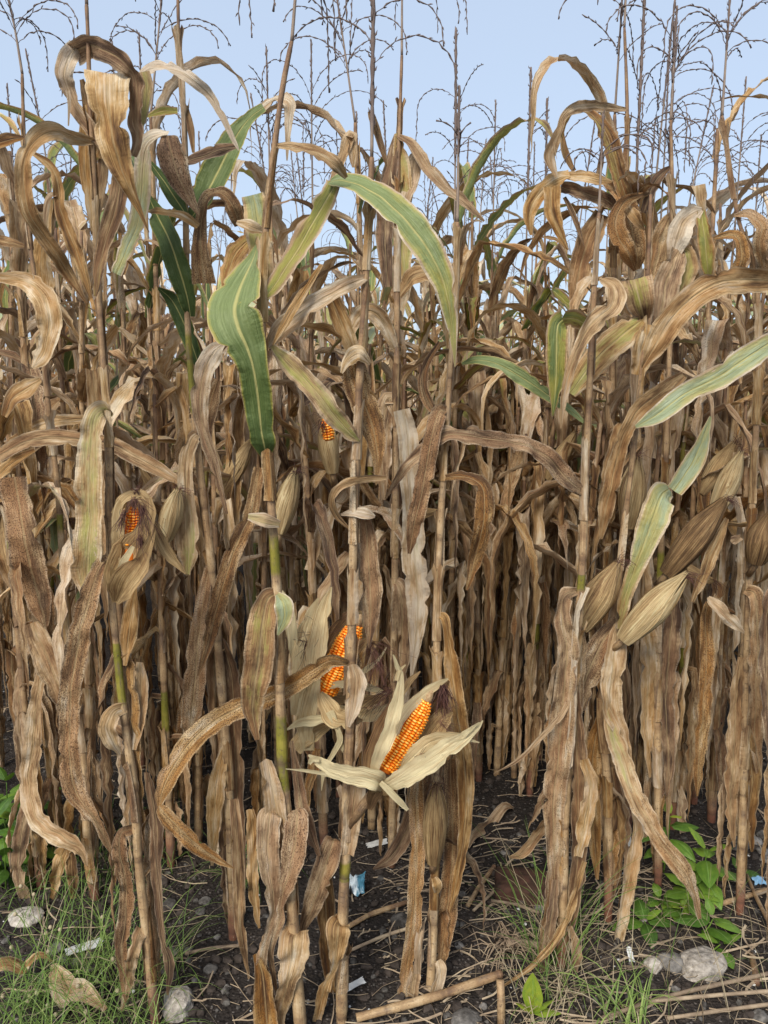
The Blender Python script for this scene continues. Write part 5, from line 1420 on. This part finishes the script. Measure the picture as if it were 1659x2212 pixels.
def crumple(name, label, cat, px, py, w, h, mat, seed, lift=.01, tilt=.5, rz=0.0):
    p = on_ground(px, py)
    k = np.linalg.norm(p - CAMP) / F
    n = 9
    V = []
    for i in range(n):
        for j in range(n):
            u, v = i / (n - 1) - .5, j / (n - 1) - .5
            q = Vector((u * 5 + seed, v * 5, seed))
            e = 1 + .25 * mnoise.noise(q * 1.3)
            x, y = u * w * k * e, v * h * k * e
            z = (abs(mnoise.noise(q)) * .7 + .45 * mnoise.noise(q * 2.3)) * min(w, h) * k * (.3 if mat is not M_WRAP else 1)
            V.append((x, y * math.cos(tilt), z + (y + h * k / 2) * math.sin(tilt) + lift))
    m = bpy.data.meshes.new(name); m.from_pydata(V, [], grid_faces(n, n)); m.materials.append(mat)
    m.polygons.foreach_set('use_smooth', [True] * len(m.polygons))
    o = link(name, m); o.location = (p[0], p[1], ground_z(p[0], p[1])); o.rotation_euler = (0, 0, rz)
    tag(o, label, cat)
    return o


kW = NT('printed_wrapper')
pos = kW.n('TexCoord').outputs['Object']
sx = kW.n('SeparateXYZ'); kW.t.links.new(pos, sx.inputs[0])
M_WRAP = kW.pbr(kW.mix(kW.step(kW.math('ADD', sx.outputs[0], kW.math('MULTIPLY', kW.noise(pos, 60, 2), .03)), .013, .024), (.50, .57, .60), (.06, .19, .27)), .3, .5)
M_BLUE = mat_simple('blue_plastic', [(.2, (.14, .34, .55)), (.8, (.4, .6, .75))], 40, .4, .5)
crumple('plastic_wrapper', 'crumpled white and blue plastic wrapper on the soil', 'wrapper', 768, 1930, 36, 34, M_WRAP, 3.3, .012, .6)
crumple('plastic_scrap', 'tiny light blue plastic scrap at the right edge', 'plastic scrap', 1640, 1902, 22, 18, M_BLUE, 8.1, .004, .2)
crumple('plastic_scrap', 'white plastic strip standing behind the pinkish stalk', 'plastic scrap', 1349, 1830, 16, 70, M_WHITE, 5.5, .004, 1.2)
crumple('plastic_scrap', 'white tube-like scrap lying behind the central stalk', 'plastic scrap', 815, 1826, 42, 14, M_WHITE, 6.5, .004, .2, .4)
crumple('plastic_scrap', 'long white scrap in the grass, pointed like a feather', 'plastic scrap', 182, 2050, 62, 16, M_WHITE, 2.5, .012, .3, .45)
crumple('plastic_scrap', 'narrow white shard beside the foot of the central stalk', 'plastic scrap', 766, 2135, 42, 12, M_WHITE, 7.5, .006, .3, .6)
crumple('plastic_scrap', 'small white scrap among the straw left of the grey stone', 'plastic scrap', 1361, 2075, 10, 24, M_WHITE, 9.5, .004, .6)

# gravel and crumbs of soil: nobody could count them
def scatter_pebbles(name, n, smin, smax, mat, seed, pw=2.2):
    r = random.Random(seed)
    V, Fc = [], []
    t = (1 + 5 ** .5) / 2
    ico = np.array([(-1, t, 0), (1, t, 0), (-1, -t, 0), (1, -t, 0), (0, -1, t), (0, 1, t), (0, -1, -t), (0, 1, -t), (t, 0, -1), (t, 0, 1), (-t, 0, -1), (-t, 0, 1)]) / 1.9
    fi = [(0, 11, 5), (0, 5, 1), (0, 1, 7), (0, 7, 10), (0, 10, 11), (1, 5, 9), (5, 11, 4), (11, 10, 2), (10, 7, 6), (7, 1, 8), (3, 9, 4), (3, 4, 2), (3, 2, 6), (3, 6, 8), (3, 8, 9), (4, 9, 5), (2, 4, 11), (6, 2, 10), (8, 6, 7), (9, 8, 1)]
    for _ in range(n):
        y = 1.35 + 2.6 * r.random() ** 1.4
        x = r.uniform(-.56, .56) * y
        s = smin + (smax - smin) * r.random() ** pw
        q = ico * np.array((r.uniform(.7, 1.3), r.uniform(.7, 1.3), r.uniform(.5, .9))) * s
        q = q * (1 + .22 * np.array([r.uniform(-1, 1) for _ in range(12)]))[:, None]
        a = r.uniform(0, 6.28)
        q = q @ np.array(((math.cos(a), -math.sin(a), 0), (math.sin(a), math.cos(a), 0), (0, 0, 1)))
        q = q + np.array((x, y, ground_z(x, y) + s * .3))
        k = len(V); V.extend(q.tolist()); Fc.extend([tuple(i + k for i in f) for f in fi])
    m = bpy.data.meshes.new(name); m.from_pydata(V, [], Fc); m.materials.append(mat)
    return link(name, m)


M_CLOD = mat_simple('soil_clod', [(.2, (.016, .013, .011)), (.8, (.075, .06, .05))], 40, .95, .1)
tag(scatter_pebbles('gravel', 2600, .0025, .0115, M_STONE, 4), 'small grey gravel strewn over the dark soil', 'gravel', kind='stuff')
tag(scatter_pebbles('soil_crumbs', 5200, .003, .016, M_CLOD, 5, 3), 'crumbs and clods of dark soil', 'soil', kind='stuff')
tag(scatter_pebbles('white_chips', 240, .0018, .007, M_WHITE, 6, 2.5), 'white chips and shell fragments in the soil', 'chips', kind='stuff')

# straw litter
def straw(n, seed):
    r = random.Random(seed)
    g = Geo()
    for _ in range(n):
        y = 1.38 + 2.5 * r.random() ** 1.3
        x = r.uniform(-.55, .57) * y
        if r.random() < .35: x = abs(x) * r.choice((1, 1, .6)); y = r.uniform(1.5, 2.3)
        L = r.uniform(.02, .16) * r.uniform(.5, 1.2); a = r.gauss(.3, .8)
        c = r.uniform(-.6, .6)
        pts = []
        h = r.uniform(.002, .02)
        for i in range(5):
            s = i / 4 - .5
            px_, py_ = x + L * s * math.cos(a + c * s), y + L * s * math.sin(a + c * s)
            pts.append((px_, py_, ground_z(px_, py_) + h + .004 * math.sin(i * 1.3 + a) * r.random()))
        if r.random() < .55:
            tube(g, pts, r.uniform(.0005, .0015), (0, 0, 0, 0), 3)
        else:
            strip(g, pts, (0, 0, 1) if r.random() < .4 else (-math.sin(a), math.cos(a), .3), r.uniform(.002, .007), (0, 0, 0, 0), .5, .001, r.random(), 2)
    return g.build('straw_litter', M_STRAW)


tag(straw(1500, 9), 'grey straw, husk shreds and dry roots littering the soil', 'straw', kind='stuff')


def cane(label, pts, r, lift=.012, stub=False, name='dry_cane', cat='dry cane'):
    P = [on_ground(x, y) for x, y in pts]
    P = [np.array((p[0], p[1], ground_z(p[0], p[1]) + lift + (q[2] if len(q) > 2 else 0))) for p, q in zip(P, [(0, 0, a) for a in ([0] * len(pts))])]
    base = P[0].copy()
    t = Geo()
    stalk_geo(t, crom(P, 4), r, bright=.55, step=.14, sides=8)
    o = t.build(name, M_STRAW if r < .005 else M_STALK, None, base); o.location = base
    tag(o, label, cat)
    return o


cane('thick broken cane lying at the bottom edge', [(770, 2222), (939, 2180), (1083, 2128)], .0095, .03)
cane('cane lying at the right edge below the weeds', [(1515, 1968), (1590, 1945), (1690, 1915)], .0068)
cane('thinner cane crossing over the one at the right edge', [(1612, 1900), (1635, 1950), (1668, 2020)], .0052, .022)
cane('long thin cane along the bottom right corner', [(1300, 2212), (1450, 2165), (1680, 2105)], .0048, .015)
cane('second thin cane running into the bottom right corner', [(1400, 2185), (1530, 2165), (1690, 2150)], .0042, .02)
cane('third thin cane, lowest at the bottom right corner', [(1440, 2215), (1560, 2190), (1690, 2172)], .0042, .012)
cane('short grey cane with frayed end left of the brick', [(1010, 1972), (1035, 1930), (1068, 1885)], .0062)
cane('slim cane leaning from the short grey one to the brick', [(1022, 1985), (1060, 1950), (1100, 1912)], .004, .014)
cane('pale cane behind the foot of the central stalk', [(752, 2010), (800, 1985), (880, 1960)], .0065)
cane('dark thin cane lying behind the mossy stone', [(760, 2060), (830, 2030), (900, 2012)], .0042)
cane('grey cane lying level right of the brick', [(1060, 1962), (1110, 1970), (1165, 1985)], .0042)
cane('short stub of cane near the right edge, dark and rooted', [(1622, 2062), (1630, 2085), (1634, 2125)], .0085, .006)
cane('thin cane in front of the reddish left stalk', [(400, 2062), (440, 2052), (520, 2045)], .0042)

# upright stub that holds the broken cane, with a dead root clump behind
tb = on_ground(1083, 2215); g = Geo()
tube(g, [tb + (0, 0, -.02), tb + (0, .01, .05), tb + (-.002, .02, .10)], [.010, .0095, .009], (0, .5, 0, .0), 9)
o = g.build('cane_stub', M_STALK, None, tb); o.location = tb
tag(o, 'short upright stub under the end of the broken cane', 'cane stub')
rc = on_ground(1085, 2055); g = Geo()
for i in range(60):
    a = rng.uniform(0, 6.28); L = rng.uniform(.04, .11)
    p = rc + np.array((rng.uniform(-.03, .03), rng.uniform(-.03, .03), rng.uniform(.01, .035)))
    tube(g, [p, p + np.array((math.cos(a) * L * .5, math.sin(a) * L * .5, .012)), p + np.array((math.cos(a) * L, math.sin(a) * L, -.025 + rng.uniform(0, .02)))], [.0022, .0016, .0007], (0, 0, 0, 0), 4)
tube(g, [rc + (0, 0, .02), rc + (.05, .0, .025), rc + (.11, -.005, .02)], [.012, .01, .009], (0, 0, 0, 0), 7)
o = g.build('root_clump', M_STRAW, None, rc); o.location = rc
tag(o, 'dead clump of tangled roots on the bare soil', 'root clump')


def fallen(label, pts, tone, dz=.012):
    g = Geo(); c = crom(np.array(pts, float), 5)
    P = np.array([on_ground(a[0], a[1]) for a in c]); P[:, 2] = [ground_z(p[0], p[1]) + dz + .015 * math.sin(i * .7) for i, p in enumerate(P)]
    b = P[0].copy()
    strip(g, P, (0, .8, .6), c[:, 2] / F * np.linalg.norm(P - CAMP, axis=1), np.array(TONES[tone] + (0,), float), .4, .004, rng.random(), 6)
    o = g.build('fallen_leaf', M_LEAF, None, b); o.location = b
    tag(o, label, 'fallen leaf')


fallen('fallen dry leaf entering the grass from the left edge', [(-10, 2138, 26), (40, 2124, 24), (80, 2114, 16), (118, 2107, 4)], 'tan', .06)
fallen('broad fallen leaf lying across the grass at bottom left', [(112, 2126, 14), (140, 2160, 44), (170, 2180, 40), (230, 2200, 10)], 'tan', .05)
fallen('fallen leaf on the soil under the bent dry leaf, centre right', [(1010, 1840, 8), (1040, 1800, 26), (1080, 1770, 22), (1110, 1752, 5)], 'grey')
fallen('tiny cream scrap of leaf near the bottom right', [(1388, 2190, 3), (1398, 2176, 12), (1408, 2166, 3)], 'cream')

# ------------------------------------------------------------------ green weeds
def weed_leaf(p, d, L, W, tone, droop=.5):
    g = Geo(); n = 9
    d = unit(np.array(d, float)); pts = [np.array(p, float)]
    for i in range(n):
        d = unit(d + np.array((0, 0, -droop / n))); pts.append(pts[-1] + d * L / n)
    t = np.linspace(0, 1, n + 1)
    w = W * np.clip(np.sin(math.pi * np.clip(t * .92 + .06, 0, 1)) ** .8 * (1.15 - .45 * t), .02, None)
    A = unit(np.cross(d, (0, 0, 1)) + 1e-6)
    strip(g, pts, A, w, (0, tone, 0, 0), .22, .0015, rng.random(), 4, .02, .03, .0004)
    g.l = [np.column_stack((a[:, 0], a[:, 1], a[:, 2])) for a in g.l]
    return g


def weed(label, px, py, Y, pairs, L, tone=.5, lean=0.0, group=None, cat='weed'):
    top = unp(px, py, Y)
    b = np.array((top[0] - lean, Y, ground_z(top[0] - lean, Y)))
    t = thing('broadleaf_weed', label, cat, b.tolist(), group)
    g = Geo(); P = crom([b - (0, 0, .01), (b + top) / 2 + (lean * .2, 0, 0), top], 4)
    tube(g, P, np.linspace(.0028, .0014, len(P)), (0, .55, 0, 0), 5)
    g.build('stem', M_WEED, t, b)
    a = rng.uniform(0, 3)
    for k in range(pairs):
        f = 1 - k / max(1, pairs) * .8
        p = [np.interp(f, np.linspace(0, 1, len(P)), P[:, c]) for c in range(3)]
        a += 1.57 + rng.uniform(-.4, .4)
        sc_ = (.62, 1, 1.05, .95, .8, .7, .6)[min(k, 6)] * rng.uniform(.85, 1.15)
        for s in (0, math.pi):
            e = rng.uniform(.15, .6) if k else rng.uniform(.7, 1.1)
            d = (math.cos(a + s) * math.cos(e), math.sin(a + s) * math.cos(e), math.sin(e))
            q = np.array(p) + np.array(d) * .010
            weed_leaf(q, d, 1.35 * L * sc_, 1.35 * L * sc_ * .58, tone + rng.uniform(-.15, .15) + (.12 if k == 0 else 0), rng.uniform(.5, 1.4)).build('weed_leaf', M_WEED, t, b)
    return t


for i, (x, y, Y, n, L, tn) in enumerate(((14, 1690, 2.2, 5, .075, .42), (58, 1700, 2.35, 5, .07, .40), (-10, 1770, 2.1, 4, .08, .45), (40, 1770, 2.15, 4, .08, .42), (72, 1830, 2.2, 4, .08, .4),
                                         (10, 1850, 2.05, 4, .08, .45), (25, 1740, 2.4, 4, .07, .4), (95, 1750, 2.5, 4, .065, .38))):
    weed('leafy green weed in the thicket at the left edge', x, y, Y, n, L, tn, rng.uniform(-.03, .03), 'green weeds at the left edge')
for i, (x, y, Y, n, L) in enumerate(((222, 1730, 2.6, 3, .06), (240, 1690, 2.8, 4, .045), (262, 1720, 2.75, 3, .05), (215, 1800, 2.45, 3, .075), (365, 1800, 2.7, 3, .05), (352, 1770, 2.9, 3, .05), (190, 1640, 3.0, 3, .06), (505, 1490, 3.4, 3, .06), (125, 1700, 2.75, 4, .06), (450, 1800, 2.9, 3, .045))):
    weed('small green weed in the shade between the left stalks', x, y, Y, n, L, .42, 0, 'small weeds in the shade')
weed('tall weed with fresh pointed leaves right of the trailing leaf', 1528, 1838, 2.02, 4, .078, .66, .03)
weed('upright weed with its top pair of leaves behind the trailing leaf', 1448, 1765, 2.12, 4, .068, .56, .01)
weed('low bushy weed with yellowish young leaves under the trailing leaf', 1470, 1962, 1.95, 4, .05, .82, .0)
weed('low weed with rounded leaves left of the yellowish one', 1425, 1945, 1.98, 4, .055, .52, -.02)
weed('small weed with dark leaves beside the dry sheath, lowest left of its patch', 1392, 1990, 1.88, 3, .06, .42, -.01)
weed('low weed with folded leaves above the large pale stone', 1540, 1985, 1.86, 3, .062, .52, .03)
weed('single drooping weed shoot right of the large pale stone', 1556, 2040, 1.80, 2, .062, .55, .03)
weed('weed seedling by itself on the soil near the right edge', 1598, 1885, 2.1, 2, .05, .52, .0)
weed('weed with leaves spreading flat in the middle of the right patch', 1495, 1915, 1.99, 4, .06, .6, .02)
t = weed('bright yellow-green seedling at the bottom edge', 1150, 2205, 1.58, 1, .03, .95)
bb = np.array(t.location)
for dx, e, L, tn in ((-.12, 1.35, .085, .75), (.5, .85, .055, .8), (-.6, .8, .05, .9), (.1, 1.2, .045, 1.0), (.9, .4, .05, .7)):
    weed_leaf(bb + (0, 0, .02), (dx, -.3, math.tan(e) * .6), L * 1.3, L * .6, tn + .2, .15).build('weed_leaf', M_WEED, t, bb)


def grass(name, label, n, area, hmin, hmax, tone, dry, seed, w=.0022, parent=None):
    """area: (x0, x1, y0, y1) in metres"""
    r = random.Random(seed); g = Geo()
    for _ in range(n):
        x = r.uniform(area[0], area[1]); y = r.uniform(area[2], area[3]); z = ground_z(x, y)
        h = r.uniform(hmin, hmax); a = r.uniform(0, 6.28); th = r.uniform(.9, 1.5); p = np.array((x, y, z)); pts = [p]
        bend = r.uniform(.3, 2.2)
        for i in range(6):
            th -= bend / 6 * (.4 + i * .25); p = p + h / 6 * np.array((math.cos(th) * math.cos(a), math.cos(th) * math.sin(a), math.sin(th)))
            if p[2] < z + .004: p[2] = z + .004
            pts.append(p)
        strip(g, pts, (-math.sin(a), math.cos(a), 0), w * r.uniform(.7, 1.4) * np.array((.8, 1, 1, .9, .75, .5, .15)), (0 if r.random() < dry else 1, tone + r.uniform(-.25, .25), 0, 0), .3, 0, r.random(), 2)
    o = g.build(name, M_GRASS)
    return tag(o, label, 'grass', kind='stuff')


grass('grass', 'fine bright green grass filling the bottom left corner', 480, (-.88, -.50, 1.42, 1.78), .10, .30, .62, .12, 1, .0021)
grass('grass', 'sparse green grass at the foot of the left plants', 220, (-1.1, -.62, 1.85, 2.3), .08, .25, .4, .15, 2)
grass('grass', 'thin grey-green grass between the clump and the pinkish stalk', 95, (.37, .50, 1.62, 1.86), .18, .42, .42, .35, 3, .0024)
grass('grass', 'small green tuft between the left and the central stalks', 110, (-.44, -.37, 2.02, 2.12), .10, .22, .6, .05, 4, .0022)
grass('grass', 'fresh green blades by the bottom edge, right', 40, (.50, .60, 1.52, 1.60), .08, .2, .8, .1, 5, .004)
grass('grass', 'pale dry grass stalks at the bottom edge, centre right', 60, (.30, .48, 1.50, 1.66), .06, .2, .7, .8, 6, .0018)
grass('grass', 'wispy dry stems over the soil at the lower right', 110, (.42, 1.0, 1.55, 1.95), .08, .3, .5, .85, 7, .0015)

for i, (x, y) in enumerate(((45, 1914), (73, 1932), (33, 1975), (109, 2003), (130, 2008), (100, 2016), (221, 1981), (244, 2072), (62, 2092), (105, 2055), (168, 2130), (80, 2145), (64, 2154), (60, 2168), (6, 2152), (120, 2192), (185, 2186), (254, 2140), (103, 2172), (168, 2100), (25, 2046), (210, 2120))):
    Y = 1.52 + (2212 - y) * .0013 + rng.uniform(-.03, .03)
    top = unp(x, y, Y); bx = top[0] + rng.uniform(-.12, .12)
    b = np.array((bx, Y + rng.uniform(-.04, .04), 0)); b[2] = ground_z(b[0], b[1])
    if top[2] < b[2] + .03: top[2] = b[2] + .03
    t = thing('sedge', 'thin sedge stem with a round whitish head', 'sedge', b.tolist(), 'sedge heads in the bottom left grass')
    g = Geo(); tube(g, crom([b, (b * .4 + top * .6) + (0, 0, (top[2] - b[2]) * .2), top], 5), .0010, (1, .62, 0, 0), 4)
    g.build('stem', M_GRASS, t, b)
    g = Geo(); s = .0055
    tube(g, [top + (0, 0, q * s) for q in (-1, -.8, -.2, .4, .9, 1.1)], [s * q for q in (.1, .6, 1, .9, .5, .1)], (0, 1.0, 0, .0), 8)
    g.build('flower_head', M_GRASS, t, b)

# ------------------------------------------------------------------ far trees at the horizon
def palm(label, px, py, Y):
    top = unp(px, py, Y); t = thing('palm_tree', label, 'palm', (top[0], Y, 0))
    b = np.array((top[0], Y, 0.0)); h = top[2] - 1.0
    g = Geo(); tube(g, [b, b + (.1, 0, h * .6), b + (0, 0, h)], [.16, .12, .10], (0, 0, 0, 0), 8); g.build('trunk', M_BARK, t, b)
    g = Geo()
    for k in range(16):
        a = k * 2.4; P = leaf_path(rng, b + (0, 0, h), a, rng.uniform(.2, 1.2), 2.2, .9, 9)
        for i in range(1, 9):
            for s in (-1, 1):
                d = np.array((-math.sin(a), math.cos(a), 0)) * s
                strip(g, [P[i], P[i] + d * .28 + (0, 0, -.08), P[i] + d * .5 + (0, 0, -.3)], (math.cos(a), math.sin(a), 0), [.07, .05, .01], (0, 0, 0, 0), .1, 0, 0, 2)
    g.build('crown', M_FOL, t, b)


def tree(label, px, py, Y, R):
    top = unp(px, py, Y); t = thing('leafy_tree', label, 'tree', (top[0], Y, 0)); b = np.array((top[0], Y, 0.0)); h = top[2]
    g = Geo(); tube(g, [b, b + (0, 0, h * .4), b + (.1, 0, h * .75)], [.2, .15, .06], (0, 0, 0, 0), 8); g.build('trunk', M_BARK, t, b)
    g = Geo(); r = random.Random(int(px))
    cl = [(b + (r.gauss(0, R * .5), r.gauss(0, R * .5), h * r.uniform(.45, .92)), R * r.uniform(.25, .5)) for _ in range(22)]
    V, Fc = [], []
    for c, q in cl:
        for _ in range(110):
            p = c + np.array([r.gauss(0, q * .5) for _ in range(3)])
            if p[2] > h: continue
            u = unit(np.array([r.gauss(0, 1) for _ in range(3)])); v = unit(np.cross(u, (r.gauss(0, 1), r.gauss(0, 1), 1))); s = r.uniform(.07, .16)
            k = len(V); V += [p - u * s, p + v * s * .5, p + u * s, p - v * s * .5]; Fc.append((k, k + 1, k + 2, k + 3))
    g.add(V, Fc, (0, 0, 0, 0), np.zeros((len(V), 3))); g.build('crown', M_FOL, t, b, smooth=False)


palm('palm far beyond the field, seen between the left plants', 487, 768, 46)
tree('dark leafy tree far beyond the field near the picture centre', 668, 700, 44, 1.3)
